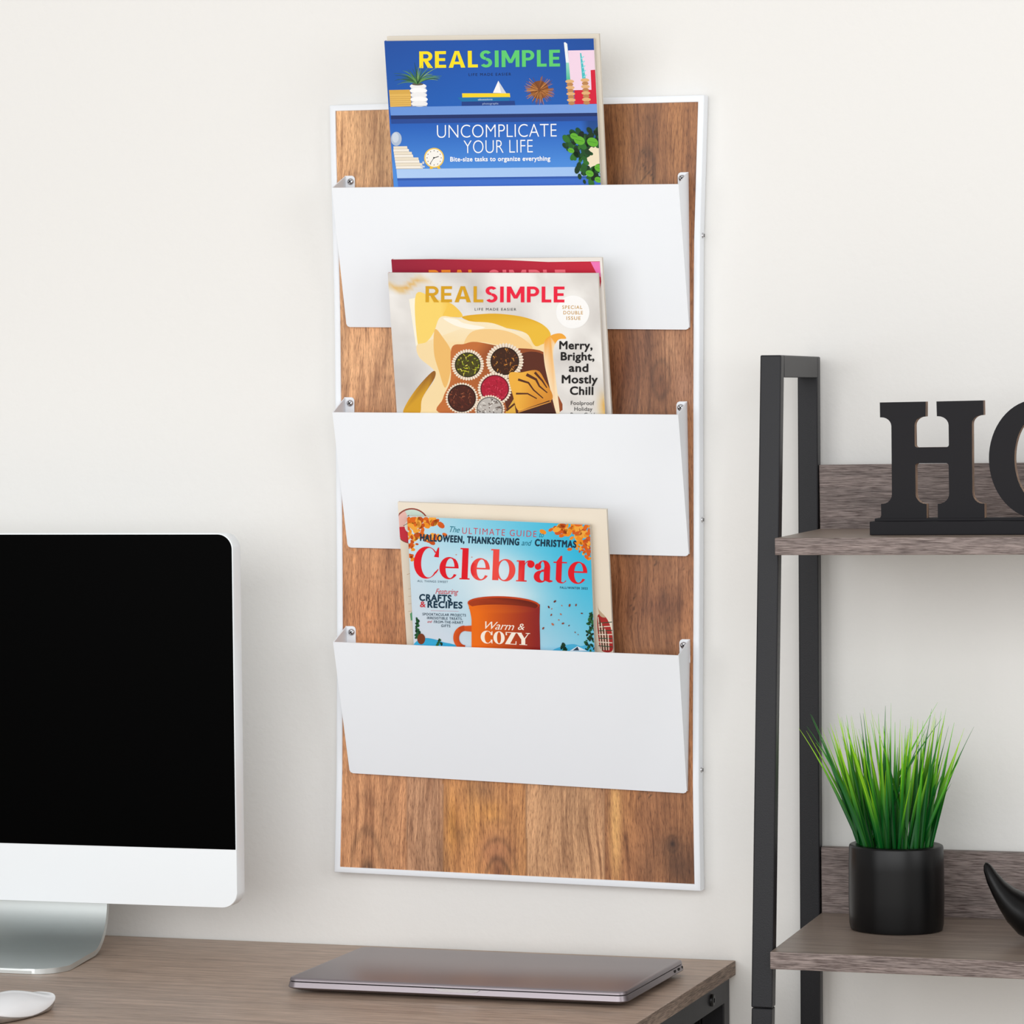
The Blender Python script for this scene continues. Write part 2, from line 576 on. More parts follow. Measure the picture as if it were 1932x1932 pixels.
YP = -0.0170
pocket((-0.1787, YP, 1.5687), (0.1960, YP, 1.5638), (-0.1787, -0.0582, 1.5538), (0.1960, -0.0590, 1.5491), (-0.1763, -0.021, 1.4086), (0.1970, -0.021, 1.4022))
pocket((-0.1804, YP, 1.3343), (0.1935, YP, 1.3286), (-0.1804, -0.0547, 1.3186), (0.1935, -0.0549, 1.3153), (-0.1762, -0.021, 1.1754), (0.1955, -0.021, 1.1700))
pocket((-0.1800, YP, 1.0920), (0.1955, YP, 1.0846), (-0.1803, -0.0560, 1.0778), (0.1952, -0.0640, 1.0715), (-0.1750, -0.021, 0.9369), (0.1923, -0.021, 0.9268))
# screws in the right edge of the frame
for z in (1.499, 1.207, 0.950):
    x = float(np.interp(z, zR, xR)) + WF
    mesh_obj('screw', screw_bm((x - 0.0002, -0.0085, z), (1, 0, 0), 0.0030, 0.0020), [M_screw, M_slot], rack, smooth=True)

# ------------------------------------------------------------------ printing on covers
_dg_cache = {}


def glyphs(s, bold=0.0, space=1.0, shear=0.0):
    key = (s, bold, space, shear)
    if key in _dg_cache:
        return _dg_cache[key]
    cu = bpy.data.curves.new('t', 'FONT')
    cu.body = s; cu.offset = bold; cu.space_character = space; cu.shear = shear; cu.resolution_u = 5
    ob = bpy.data.objects.new('t', cu)
    COL.objects.link(ob)
    dg = bpy.context.evaluated_depsgraph_get()
    me = bpy.data.meshes.new_from_object(ob.evaluated_get(dg))
    V = np.array([v.co[:2] for v in me.vertices]); F = [list(p.vertices) for p in me.polygons]
    bpy.data.objects.remove(ob); bpy.data.curves.remove(cu); bpy.data.meshes.remove(me)
    _dg_cache[key] = (V, F)
    return V, F


CAP = float(glyphs('H')[0][:, 1].max())


def homography(src, dst):
    A = []
    for (x, y), (u, v) in zip(src, dst):
        A.append([x, y, 1, 0, 0, 0, -u * x, -u * y, -u]); A.append([0, 0, 0, x, y, 1, -v * x, -v * y, -v])
    return np.linalg.svd(np.array(A, float))[2][-1].reshape(3, 3)


class Print:
    """flat inked shapes laid on a cover; design coordinates are mapped to the cover's own plane"""
    STEP = 0.0000025

    def __init__(self, H, y0, clip):
        self.H = H; self.y = y0; self.v = []; self.f = []; self.c = []; self.clip = clip; self._k = 0; self.grp = None

    def to(self, P):
        P = np.asarray(P, float)
        q = np.c_[P, np.ones(len(P))] @ self.H.T
        q = q[:, :2] / q[:, 2:3]
        x0, x1, z0, z1 = self.clip
        q[:, 0] = np.clip(q[:, 0], x0, x1); q[:, 1] = np.clip(q[:, 1], z0, z1)
        return q

    def add(self, P, F, col):
        q = self.to(P)
        b = len(self.v)
        y = self.y - self.k * self.STEP
        self.v += [(a, y, c) for a, c in q]
        for f in F:
            self.f.append([b + i for i in f])
            self.c.append([lin(col(P[i]) if callable(col) else col) for i in f])

    @property
    def k(self):
        return self._k

    @k.setter
    def k(self, v):
        if self.grp is None:
            self._k = v
        else:                      # many small marks share a few layers
            self._k = self.grp[0] + (self._k - self.grp[0] + 1) % self.grp[1]

    def group(self, n=0):
        if self.grp:
            self._k = self.grp[0] + self.grp[1]
        self.grp = None
        if n:
            self._k += 1
            self.grp = (self._k, n)

    def layer(self):
        self.k += 1

    def poly(self, pts, col):
        self.k += 1
        self.add(pts, [list(range(len(pts)))], col)

    def blob(self, pts, col, n=6):
        """closed smooth outline through the points"""
        P = np.array(pts, float); m = len(P); out = []
        for i in range(m):
            p0, p1, p2, p3 = P[i - 1], P[i], P[(i + 1) % m], P[(i + 2) % m]
            for k in range(n):
                t = k / n
                out.append(0.5 * ((2 * p1) + (-p0 + p2) * t + (2 * p0 - 5 * p1 + 4 * p2 - p3) * t * t + (-p0 + 3 * p1 - 3 * p2 + p3) * t ** 3))
        self.poly([tuple(p) for p in out], col)

    def ell(self, cx, cy, rx, ry, col, n=28, a0=0, a1=360, rot=0.0):
        a = [math.radians(a0 + (a1 - a0) * i / (n - (0 if a1 - a0 >= 360 else 1))) for i in range(n)]
        cr_, sr_ = math.cos(rot), math.sin(rot)
        self.poly([(cx + rx * math.cos(t) * cr_ - ry * math.sin(t) * sr_, cy + rx * math.cos(t) * sr_ + ry * math.sin(t) * cr_) for t in a], col)

    def line(self, pts, w, col, w2=None):
        """a stroke of width w tapering to w2"""
        self.k += 1
        P = np.array(pts, float); n = len(P); w2 = w if w2 is None else w2
        V = []; F = []
        for i in range(n):
            t = P[min(i + 1, n - 1)] - P[max(i - 1, 0)]; t /= max(np.hypot(*t), 1e-9)
            nn = np.array([-t[1], t[0]]) * (w + (w2 - w) * i / (n - 1)) / 2
            V += [tuple(P[i] + nn), tuple(P[i] - nn)]
            if i:
                F.append([2 * i - 2, 2 * i - 1, 2 * i + 1, 2 * i])
        self.add(V, F, col)

    def ring(self, o, i, a0, a1, col, fr=None, n=28):
        """o and i = (cx, cy, rx, ry) of the outer and inner ellipse; fr maps design units to the page"""
        V = []; F = []
        for k in range(n + 1):
            a = math.radians(a0 + (a1 - a0) * k / n)
            V += [(o[0] + o[2] * math.cos(a), o[1] + o[3] * math.sin(a)), (i[0] + i[2] * math.cos(a), i[1] + i[3] * math.sin(a))]
            if k:
                F.append([2 * k - 2, 2 * k - 1, 2 * k + 1, 2 * k])
        if fr:
            V = [fr(p) for p in V]
        self.k += 1
        self.add(V, F, col)

    def text(self, s, p0, p1, cap, col, bold=0.0, space=1.0, shear=0.0):
        """fits the string between two baseline points, capitals 'cap' tall (page y runs down)"""
        V, F = glyphs(s, min(bold, 0.0), space, shear)
        x0, x1 = V[:, 0].min(), V[:, 0].max()
        p0 = np.array(p0, float); p1 = np.array(p1, float)
        ux = p1 - p0; L = np.hypot(*ux); ux /= L
        uy = np.array([ux[1], -ux[0]])
        P = p0 + np.outer((V[:, 0] - x0) / (x1 - x0) * L, ux) + np.outer(V[:, 1] / CAP * cap, uy)
        self.k += 1
        self.add([tuple(p) for p in P], F, col)
        if bold > 0:               # heavier weight: the same glyphs, swollen
            rad = bold * cap / CAP
            for i in range(8):
                d = np.array([math.cos(i * math.pi / 4), math.sin(i * math.pi / 4)]) * rad
                self.k += 1
                self.add([tuple(p) for p in P + d], F, col)

    def field(self, quad, nu, nv, fn):
        """background: a grid whose colour follows fn(u, v), u and v running 0..1"""
        u, v = np.meshgrid(np.linspace(-0.05, 1.05, nu), np.linspace(0, 1, nv))
        q = [np.array(p, float) for p in quad]
        P = (q[0] * ((1 - u) * (1 - v))[..., None] + q[1] * (u * (1 - v))[..., None] + q[2] * (u * v)[..., None] + q[3] * ((1 - u) * v)[..., None]).reshape(-1, 2)
        u = np.clip(u, 0, 1)
        C = fn(u, v).reshape(-1, 3) / 255.0
        C = np.where(C <= 0.04045, C / 12.92, ((C + 0.055) / 1.055) ** 2.4)
        qq = self.to(P); b = len(self.v); y = self.y - self.k * self.STEP
        self.v += [(a, y, c) for a, c in qq]
        for j in range(nv - 1):
            for i in range(nu - 1):
                ix = [j * nu + i, (j + 1) * nu + i, (j + 1) * nu + i + 1, j * nu + i + 1]
                self.f.append([b + t for t in ix]); self.c.append([tuple(C[t]) for t in ix])

    def build(self, name, parent):
        me = bpy.data.meshes.new(name)
        me.from_pydata(self.v, [], self.f)
        att = me.attributes.new('ink', 'FLOAT_COLOR', 'CORNER')
        flat = []
        for p, cs in zip(self.f, self.c):
            for c in cs:
                flat += [c[0], c[1], c[2], 1.0]
        att.data.foreach_set('color', flat)
        me.materials.append(M_print)
        # every printed face looks out of the page
        bm = bmesh.new(); bm.from_mesh(me)
        for f in bm.faces:
            f.normal_update()
            if f.normal.y > 0:
                f.normal_flip()
        bm.to_mesh(me); bm.free()
        return link_obj(name, me, parent)


def masthead(pr, word, p0, p1, cap, col, wt=20):
    """even-stroke sans capitals; 100 units tall"""
    ADV = {'R': 66, 'E': 56, 'A': 84, 'L': 50, 'S': 64, 'I': 22, 'M': 92, 'P': 64}
    GAP = 13
    tot = sum(ADV[c] for c in word) + GAP * (len(word) - 1)
    p0 = np.array(p0, float); p1 = np.array(p1, float)
    ux = (p1 - p0) / tot; un = ux / np.hypot(*ux); uy = np.array([un[1], -un[0]]) * cap / 100
    pen = 0
    for ch in word:
        w = ADV[ch]
        def fr(p, pen=pen):
            return tuple(p0 + ux * (pen + p[0]) + uy * p[1])

        def pol(*pts):
            pr.poly([fr(p) for p in pts], col)

        def bar(x0, x1, z0, z1):
            pol((x0, z0), (x1, z0), (x1, z1), (x0, z1))
        if ch in 'RELPI':
            bar(0, wt, 0, 100)
        if ch == 'E':
            bar(0, w, 82, 100); bar(0, w * 0.92, 41, 58); bar(0, w, 0, 18)
        elif ch == 'L':
            bar(0, w, 0, 18)
        elif ch in 'RP':
            h = 30 if ch == 'R' else 31
            bar(0, w - h, 83, 100); bar(0, w - h, 100 - 2 * h, 117 - 2 * h)
            pr.ring((w - h, 100 - h, h, h), (w - h, 100 - h, h - wt * 0.95, h - 17), -90, 90, col, fr)
            if ch == 'R':
                pol((w * 0.34, 44), (w * 0.64, 44), (w + 3, 0), (w - 23, 0))
        elif ch == 'A':
            pol((0, 0), (22, 0), (w / 2 + 4, 100), (w / 2 - 11, 100)); pol((w, 0), (w - 22, 0), (w / 2 - 4, 100), (w / 2 + 11, 100)); bar(20, w - 20, 20, 36)
        elif ch == 'M':
            bar(0, wt, 0, 100); bar(w - wt, w, 0, 100)
            pol((0, 100), (22, 100), (w / 2 + 9, 24), (w / 2 - 9, 24)); pol((w, 100), (w - 22, 100), (w / 2 - 9, 24), (w / 2 + 9, 24))
        elif ch == 'S':
            pr.ring((31, 73, 30, 28), (31, 73, 11, 11), 30, 270, col, fr); pr.ring((32, 28, 31, 29), (32, 28, 12, 12), -150, 90, col, fr)
        pen += w + GAP


def mixc(a, b, t):
    t = np.clip(t, 0, 1)[..., None] if isinstance(t, np.ndarray) else max(0, min(1, t))
    return np.array(a, float) * (1 - t) + np.array(b, float) * t


def magazine(label, TL, TR, slope, H, thick, vis=None, src=None, spine=None, bow=0.0):
    """a magazine standing in a pocket; local frame: x across, z up the page, y into the stack. Returns the root and a Print"""
    TL, TR = Vector(TL), Vector(TR)
    n = Vector((0, -1, slope)).normalized()
    ex = (TR - TL); ex -= n * ex.dot(n); w = ex.length; ex.normalize()
    ez = n.cross(ex).normalized()
    o_ = TL - ez * H + ex * w / 2
    Mx = Matrix((ex, -n, ez)).transposed().to_4x4(); Mx.translation = o_
    r = root('magazine', None, label, 'magazine', 'magazines in the wall rack', Mx)
    bm = bmesh.new()
    box(bm, -w / 2 + 0.0008, w / 2, 0.0002, thick, 0.0, H - 0.0004)
    mesh_obj('pages', bm, M_pages, r, world_space=False)
    if src is None:
        src = [(0, 0), (w, 0), (w, H), (0, H)]; dst = [(-w / 2, H), (w / 2, H), (w / 2, 0), (-w / 2, 0)]
    else:
        dst = [(-w / 2, H), (w / 2, H)]
        for p in vis:
            d = Vector(p) - o_
            dst.append((d.dot(ex), d.dot(ez)))
    pr = Print(homography(src, dst), -0.0002, (-w / 2, w / 2, 0, H))
    if spine:
        bm = bmesh.new()
        box(bm, -w / 2 - 0.0002, -w / 2 + 0.0009, 0.0, thick, 0.0, H, 0.0003, 1)
        mesh_obj('spine', bm, mat('spine_ink', spine, 0.4), r, world_space=False)
    return r, pr, w


# ---- upper pocket: blue home issue, and the one behind it
r, pr, w = magazine('blue magazine cover showing shelves, plants and a clock in the top pocket', (-0.1069, -0.0942, 1.7015), (0.1168, -0.0942, 1.6959),
                    -0.2575, 0.272, 0.0046, [(0.1210, -0.0553, 1.5503), (-0.1056, -0.0560, 1.5532)],
                    [(318, 95), (1322, 85), (1392, 785), (385, 795)], (54, 92, 160))
pr.field([(318, 95), (1322, 85), (1450, 1365), (443, 1375)], 30, 60, lambda u, v: np.where((v < 0.27)[..., None],
         mixc((18, 80, 170), (26, 98, 190), v / 0.27) * (1 - 0.12 * np.abs(u - 0.45))[..., None], mixc((22, 84, 180), (76, 142, 224), (v - 0.27) / 0.2) * (1.0 - 0.25 * (u > 0.9))[..., None]))
pr.poly([(344, 412), (1354, 398), (1358, 440), (349, 452)], lambda p: (104, 150, 222) if p[0] < 800 else (120, 160, 226))
pr.poly([(349, 452), (1358, 440), (1359, 456), (350, 470)], (22, 46, 104))
pr.poly([(350, 470), (1359, 456), (1361, 478), (352, 492)], (32, 72, 150))
pr.poly([(376, 709), (1384, 698), (1389, 742), (380, 753)], lambda p: (176, 208, 248) if p[0] < 800 else (160, 196, 244))
pr.poly([(380, 753), (1389, 742), (1390, 752), (381, 764)], (46, 90, 176))
pr.poly([(381, 764), (1390, 752), (1392, 785), (385, 795)], (62, 112, 204))
# blocks on the right, candles
pr.poly([(1200, 142), (1327, 140), (1336, 236), (1308, 236), (1312, 330), (1212, 332)], (242, 214, 232))
pr.poly([(1308, 236), (1336, 234), (1353, 397), (1232, 399), (1230, 332), (1312, 330)], (214, 26, 58))
pr.poly([(1180, 104), (1186, 102), (1196, 110), (1204, 200), (1190, 200)], (238, 244, 246))
pr.poly([(1190, 200), (1204, 200), (1211, 284), (1192, 285)], lambda p: (150, 222, 200) if p[1] < 240 else (70, 186, 150))
pr.poly([(1257, 154), (1263, 154), (1285, 278), (1268, 279)], (72, 190, 196))
for k in range(5):
    pr.line([(1262 + 3 * k, 182 + 22 * k), (1276 + 3 * k, 170 + 22 * k)], 5, (140, 222, 226))
for cx0, cx1, ya, yb, nn in ((1208, 1217, 290, 394, 8), (1281, 1289, 284, 392, 8)):
    for k in range(nn):
        t = k / (nn - 1)
        wv = 21 if k % 2 == 0 else 16
        pr.ell(cx0 + (cx1 - cx0) * t, ya + (yb - ya) * t, wv, 9, (226, 178, 122) if k % 2 == 0 else (188, 134, 84), 14)
# bristle ball
rr_ = random.Random(4)
pr.ell(1063, 330, 44, 44, (128, 72, 34), 20)
pr.group(6)
for k in range(90):
    a = rr_.uniform(0, 6.283); L = rr_.uniform(58, 77)
    pr.line([(1063 + 8 * math.cos(a), 330 + 8 * math.sin(a)), (1063 + L * math.cos(a), 330 + L * 0.96 * math.sin(a))], 3, rr_.choice([(150, 88, 40), (186, 118, 58), (112, 62, 30), (206, 140, 74)]), 1.5)
pr.group()
# books and pyramid
pr.poly([(866, 286), (904, 346), (840, 344)], (246, 246, 248)); pr.poly([(866, 286), (904, 346), (880, 346)], (206, 212, 224))
pr.poly([(692, 346), (921, 346), (923, 365), (693, 366)], (250, 214, 34))
pr.poly([(670, 366), (918, 364), (920, 383), (690, 386)], (16, 112, 172)); pr.poly([(690, 386), (944, 382), (947, 403), (690, 406)], (24, 62, 136))
pr.text('obsessions', (768, 380), (838, 379), 9, (210, 226, 240)); pr.text('photographs', (790, 400), (866, 399), 9, (170, 190, 224))
# basket, ribbed vase with a spider plant
pr.poly([(341, 330), (440, 328), (446, 350), (343, 352)], (216, 170, 78)); pr.poly([(343, 350), (446, 348), (448, 408), (347, 411)], (228, 184, 92))
for k in range(5):
    pr.line([(344, 362 + 10 * k), (447, 360 + 10 * k)], 2, (196, 148, 66))
for k in range(5):
    pr.ell(481 + 1.5 * k, 312 + 21 * k, 40 + (2 if k % 2 else 0), 14, (240, 240, 240) if k % 2 == 0 else (250, 250, 250), 20)
    pr.line([(446 + k, 323 + 21 * k), (520 + k, 322 + 21 * k)], 3, (198, 202, 208))
pr.ell(478, 302, 28, 6, (90, 84, 70), 16)
# masthead
masthead(pr, 'REAL', (487, 225), (768, 222), 80, (252, 226, 22))
masthead(pr, 'SIMPLE', (778, 222), (1162, 218), 80, (92, 206, 112))
pr.text('LIFE MADE EASIER', (724, 263), (927, 261), 13, (16, 36, 80), 0.0, 1.3)
pr.group(8)
for k in range(34):
    a = rr_.uniform(-2.75, -0.38); L = rr_.uniform(75, 146); dr = rr_.uniform(4, 26) * (1 if abs(a + 1.57) > 0.4 else 0.2)
    P = []
    for i in range(9):
        t = i / 8
        P.append((478 + L * t * math.cos(a) * (1 + 0.15 * t), 300 + L * t * math.sin(a) * (1 - 0.25 * t) + dr * 1.6 * t * t))
    pr.line(P, 6, rr_.choice([(58, 110, 60), (96, 150, 78), (38, 82, 52), (140, 178, 110)]), 1)
pr.group()
# lower shelf: globe, books, clock, trailing plant
pr.ell(376, 564, 26, 34, (176, 192, 214), 24); pr.ell(372, 558, 16, 24, (206, 216, 230), 20)
for k, (xa, xb) in enumerate(((362, 428), (362, 436), (364, 450), (366, 456), (368, 482), (370, 486), (372, 500), (374, 502))):
    y_ = 600 + 13.5 * k
    pr.poly([(xa, y_), (xb, y_ - 1), (xb + 2, y_ + 12.5), (xa + 1, y_ + 13.5)], ((236, 226, 206), (244, 238, 226))[k % 2])
    pr.line([(xa, y_ + 13), (xb, y_ + 12)], 1.6, (176, 160, 136))
for k in range(7):
    pr.ell(500 + rr_.uniform(-12, 10), 690 + rr_.uniform(-16, 12), 5, 5, (206, 214, 226), 10)
pr.poly([(540, 692), (556, 692), (550, 708), (536, 708)], (242, 190, 40)); pr.poly([(566, 692), (580, 690), (590, 706), (576, 708)], (242, 190, 40))
pr.ell(558, 655, 48, 48, (244, 206, 96), 36); pr.ell(558, 655, 42, 42, (248, 246, 240), 36)
for k in range(12):
    a = k * math.pi / 6
    pr.ell(558 + 34 * math.cos(a), 655 + 34 * math.sin(a), 2.6, 2.6, (120, 110, 96), 8)
pr.line([(556, 656), (580, 648)], 3.5, (20, 20, 24)); pr.line([(557, 655), (538, 684)], 2.5, (20, 20, 24)); pr.ell(557, 655, 4, 4, (20, 20, 24), 10)
pr.text('UNCOMPLICATE', (572, 560), (1146, 554), 63, (250, 252, 255), -0.014, 1.0)
pr.text('YOUR LIFE', (700, 634), (1032, 630), 63, (250, 252, 255), -0.014, 1.0)
pr.text('Bite-size tasks to organize everything', (636, 672), (1115, 668), 21, (246, 250, 255), 0.03, 1.08)
pr.blob([(1284, 600), (1340, 590), (1385, 610), (1392, 690), (1350, 712), (1296, 690)], (240, 226, 196))
pr.group(14)
for k in range(120):
    a = rr_.uniform(0, 6.283); q = math.sqrt(rr_.random())
    x = 1286 + 100 * q * math.cos(a); y_ = 588 + 84 * q * math.sin(a)
    if k > 78:
        x = rr_.uniform(1240, 1384); y_ = rr_.uniform(640, 782); 
        if 1290 < x < 1372 and 600 < y_ < 690:
            continue
    if 1300 < x < 1375 and 600 < y_ < 676 and rr_.random() < 0.75:
        continue
    s = rr_.uniform(11, 25)
    rt_ = rr_.uniform(0.3, 2.6)
    pr.ell(x, y_, s, s * 0.62, rr_.choice([(16, 52, 26), (24, 76, 34), (46, 112, 40), (10, 36, 20), (20, 60, 28), (34, 92, 36)]), 12, rot=rt_)
pr.group()
for (x, y_, s) in ((1255, 572, 27), (1230, 552, 20), (1318, 580, 28), (1215, 620, 16), (1350, 704, 24), (1304, 730, 20), (1345, 760, 18)):
    pr.ell(x, y_, s, s * 0.75, (98, 178, 48), 16, rot=0.4); pr.line([(x - s * 0.7, y_ - 4), (x + s * 0.7, y_ + 4)], 2, (58, 128, 36))
pr.build('cover', r)

r, pr, w = magazine('cream edged magazine tucked behind the blue cover in the top pocket', (-0.1055, -0.0900, 1.7068), (0.1212, -0.0900, 1.7010), -0.2575, 0.272, 0.0042)
pr.field([(0, 0), (w, 0), (w, 0.272), (0, 0.272)], 8, 8, lambda u, v: mixc((222, 214, 200), (206, 196, 180), v))
pr.build('cover', r)

# ---- middle pocket: chocolate-truffle issue, crimson issue behind
PQ = [(334, 88), (1342, 92), (1412, 768), (412, 757)]
r, pr, w = magazine('pale magazine cover with chocolate truffles and yellow cloth in the middle pocket', (-0.1073, -0.0855, 1.4629), (0.1180, -0.0855, 1.4589),
                    -0.2338, 0.256, 0.0044, [(0.1233, -0.0515, 1.3157), (-0.1019, -0.0522, 1.3185)], PQ, (226, 190, 186))


def marble(u, v):
    n1 = vnoise(u, v, 5, 6, 40, 4); n2 = vnoise(u, v, 14, 14, 50, 3)
    c = mixc((242, 240, 236), (206, 202, 198), np.clip((n1 - 0.42) * 2.2, 0, 1))
    c = mixc(c, (190, 182, 172), np.clip((n2 - 0.6) * 1.6, 0, 1) * 0.6)
    st = np.exp(-((v - 0.045 - 0.02 * np.sin(u * 30)) / 0.012) ** 2) * np.exp(-((u - 0.08) / 0.09) ** 2) + np.exp(-((u - 0.97) / 0.03) ** 2) * np.exp(-((v - 0.52) / 0.05) ** 2)
    c = mixc(c, (226, 176, 84), np.clip(st * 1.1 * (0.4 + n2), 0, 1))
    c = mixc(c, (186, 184, 184), np.exp(-((u - 0.03) / 0.12) ** 2) * np.exp(-((v - 0.47) / 0.18) ** 2) * 0.7)
    return c


pr.field([(334, 88), (1342, 92), (1482, 1340), (490, 1330)], 60, 70, marble)
pr.poly([(436, 214), (478, 206), (484, 430), (470, 440)], (250, 244, 224))
pr.blob([(470, 190), (560, 214), (640, 236), (694, 298), (612, 300), (584, 318), (572, 352), (552, 404), (500, 462), (474, 400)], lambda p: (250, 216, 112) if p[0] < 590 else (246, 202, 84))
pr.blob([(690, 300), (790, 286), (880, 286), (990, 302), (1076, 336), (1116, 384), (1092, 434), (1040, 444), (996, 378), (880, 350), (760, 330)], lambda p: (226, 172, 38) if p[1] < 340 else (238, 190, 60))
# cream parchment
pr.blob([(588, 300), (664, 306), (740, 322), (836, 330), (926, 362), (1000, 380), (1042, 440), (1092, 436), (1094, 560), (1150, 764), (700, 764), (482, 762), (500, 690), (556, 604), (556, 556), (486, 494), (474, 436), (520, 420), (556, 372)],
        lambda p: (250, 234, 198) if p[1] < 420 else (248, 222, 170))
pr.blob([(600, 306), (664, 312), (700, 330), (800, 350), (740, 360), (660, 342)], (254, 248, 232))
pr.blob([(560, 360), (600, 400), (640, 470), (636, 560), (610, 640), (580, 560), (556, 470)], (240, 190, 110))
pr.blob([(740, 370), (860, 360), (960, 390), (1030, 450), (960, 470), (880, 440), (780, 420), (700, 440)], (246, 206, 140))
pr.blob([(640, 450), (700, 430), (760, 420), (900, 446), (1084, 470), (1096, 590), (1148, 766), (612, 766), (600, 690), (636, 600)], lambda p: (196, 112, 56) if p[0] < 800 else (150, 76, 38))
pr.blob([(960, 486), (1080, 480), (1104, 590), (1148, 766), (930, 766), (900, 640)], (92, 42, 26))
# right flap
pr.blob([(1084, 424), (1120, 388), (1166, 380), (1190, 404), (1150, 412), (1128, 470), (1138, 580), (1160, 766), (1144, 766), (1112, 640), (1086, 520)], lambda p: (244, 170, 58) if p[1] < 430 else (250, 226, 186))
# gold cloth, lower left
pr.blob([(412, 764), (424, 716), (480, 634), (552, 560), (560, 592), (500, 690), (486, 764)], lambda p: (214, 160, 40) if p[1] > 640 else (150, 96, 36))
# truffles in pleated cups
def cup(cx, cy, R_, ri, base, specks, seed):
    q = random.Random(seed)
    P = []
    for i in range(72):
        a = 2 * math.pi * i / 72; rr = R_ * (1.0 if i % 2 else 0.91)
        P.append((cx + rr * math.cos(a), cy + rr * 0.96 * math.sin(a)))
    pr.poly(P, (240, 226, 206))
    pr.group(1)
    for i in range(36):
        a = 2 * math.pi * i / 36
        pr.line([(cx + ri * math.cos(a), cy + ri * 0.96 * math.sin(a)), (cx + R_ * 0.93 * math.cos(a), cy + R_ * 0.9 * math.sin(a))], 3.4, (176, 142, 112), 2)
    pr.group()
    pr.ell(cx, cy, ri + 5, ri + 3, tuple(int(v * 0.55) for v in base), 32)
    pr.ell(cx, cy, ri, ri * 0.97, base, 32)
    pr.group(8)
    for _ in range(64):
        a = q.uniform(0, 6.283); d = ri * 0.94 * math.sqrt(q.random()); L = q.uniform(3, 9); b = q.uniform(0, 3.14)
        x, y_ = cx + d * math.cos(a), cy + d * 0.95 * math.sin(a)
        pr.line([(x - L * math.cos(b), y_ - L * math.sin(b)), (x + L * math.cos(b), y_ + L * math.sin(b))], q.uniform(3, 6.5), q.choice(specks), 2)
    pr.group()
cup(896, 512, 92, 64, (62, 32, 16), [(120, 66, 22), (166, 98, 34), (52, 26, 14), (206, 140, 56), (92, 46, 18)], 1)
cup(718, 530, 80, 57, (70, 66, 20), [(150, 162, 30), (206, 200, 46), (92, 100, 24), (60, 34, 18), (226, 214, 96)], 2)
cup(690, 690, 80, 63, (74, 30, 20), [(120, 58, 36), (52, 22, 16), (150, 84, 56), (98, 40, 26)], 3)
cup(848, 645, 84, 64, (176, 22, 52), [(196, 36, 66), (150, 14, 40), (206, 60, 84)], 4)
cup(824, 744, 74, 58, (190, 184, 178), [(232, 228, 222), (90, 70, 60), (60, 44, 38), (214, 208, 200)], 5)
# swirled caramel square and the dark bar below
pr.blob([(916, 574), (976, 566), (1050, 556), (1086, 600), (1126, 690), (1050, 724), (966, 752), (936, 680)], lambda p: (240, 178, 66) if p[0] < 1010 else (214, 138, 44))
for P, wd in (([(1000, 576), (1046, 600), (1062, 632), (1100, 664)], 15), ([(960, 600), (1010, 616), (1034, 650), (1080, 690)], 11), ([(950, 668), (1006, 668), (1050, 692)], 9), ([(1040, 566), (1076, 606), (1098, 640)], 12)):
    pr.line(P, wd, (84, 40, 24), 5)
pr.poly([(956, 754), (1110, 700), (1142, 764), (958, 766)], (66, 30, 20)); pr.line([(960, 756), (1118, 706)], 8, (206, 140, 60), 5)
pr.poly([(896, 764), (940, 692), (950, 764)], (226, 176, 70)); pr.line([(904, 750), (944, 716)], 9, (84, 42, 24))
pr.ell(1222, 277, 80, 79, (251, 251, 250), 44)
for s_, a, b, y_ in (('SPECIAL', 1172, 1267, 262), ('DOUBLE', 1177, 1270, 288), ('ISSUE', 1192, 1259, 314)):
    pr.text(s_, (a, y_), (b, y_ + 0.5), 16, (200, 150, 52), 0.012, 1.2)
masthead(pr, 'REAL', (516, 229), (793, 230), 77, (216, 162, 26), 17)
masthead(pr, 'SIMPLE', (803, 230), (1182, 231), 76, (238, 26, 62), 19)
pr.text('LIFE MADE EASIER', (752, 269), (951, 270), 12, (50, 48, 48), 0.0, 1.3)
for s_, a, b, y_ in (('Merry,', 1159, 1315, 454), ('Bright,', 1166, 1324, 507), ('and', 1205, 1295, 562), ('Mostly', 1171, 1340, 617), ('Chill', 1210, 1319, 672)):
    pr.text(s_, (a, y_), (b, y_ + 1), 37, (20, 18, 20), 0.030, 1.06)
for s_, a, b, y_ in (('Foolproof', 1213, 1325, 722), ('Holiday', 1230, 1316, 750), ('Party Guide', 1212, 1340, 778)):
    pr.text(s_, (a, y_), (b, y_ + 1), 19, (40, 38, 38), 0.0, 1.05)
pr.build('cover', r)

r, pr, w = magazine('crimson magazine peeking out behind the truffle cover in the middle pocket', (-0.1051, -0.0805, 1.4767), (0.1210, -0.0805, 1.4752), -0.2338, 0.244, 0.0044,
                    [(0.1210, -0.0805 + 0.2338 * 0.1, 1.3752), (-0.1051, -0.0805 + 0.2338 * 0.1, 1.3767)], [(346, 24), (1357, 18), (1357, 480), (346, 486)], (170, 40, 66))
pr.field([(346, 24), (1357, 18), (1357, 1280), (346, 1290)], 24, 10, lambda u, v: mixc((150, 24, 52), (196, 34, 58), u * 1.1))
pr.poly([(1302, 38), (1346, 38), (1346, 110), (1330, 100)], (240, 120, 184))
pr.poly([(346, 20), (560, 18), (900, 28), (1100, 38), (1346, 36), (1357, 18), (346, 10)], (236, 230, 224))
masthead(pr, 'REAL', (524, 150), (755, 149), 76, (240, 140, 40))
masthead(pr, 'SIMPLE', (812, 150), (1180, 150), 76, (240, 110, 124))
pr.poly([(1346, 36), (1362, 18), (1480, 1290), (1325, 1290), (1330, 200), (1346, 130)], (238, 234, 228))
pr.build('cover', r)

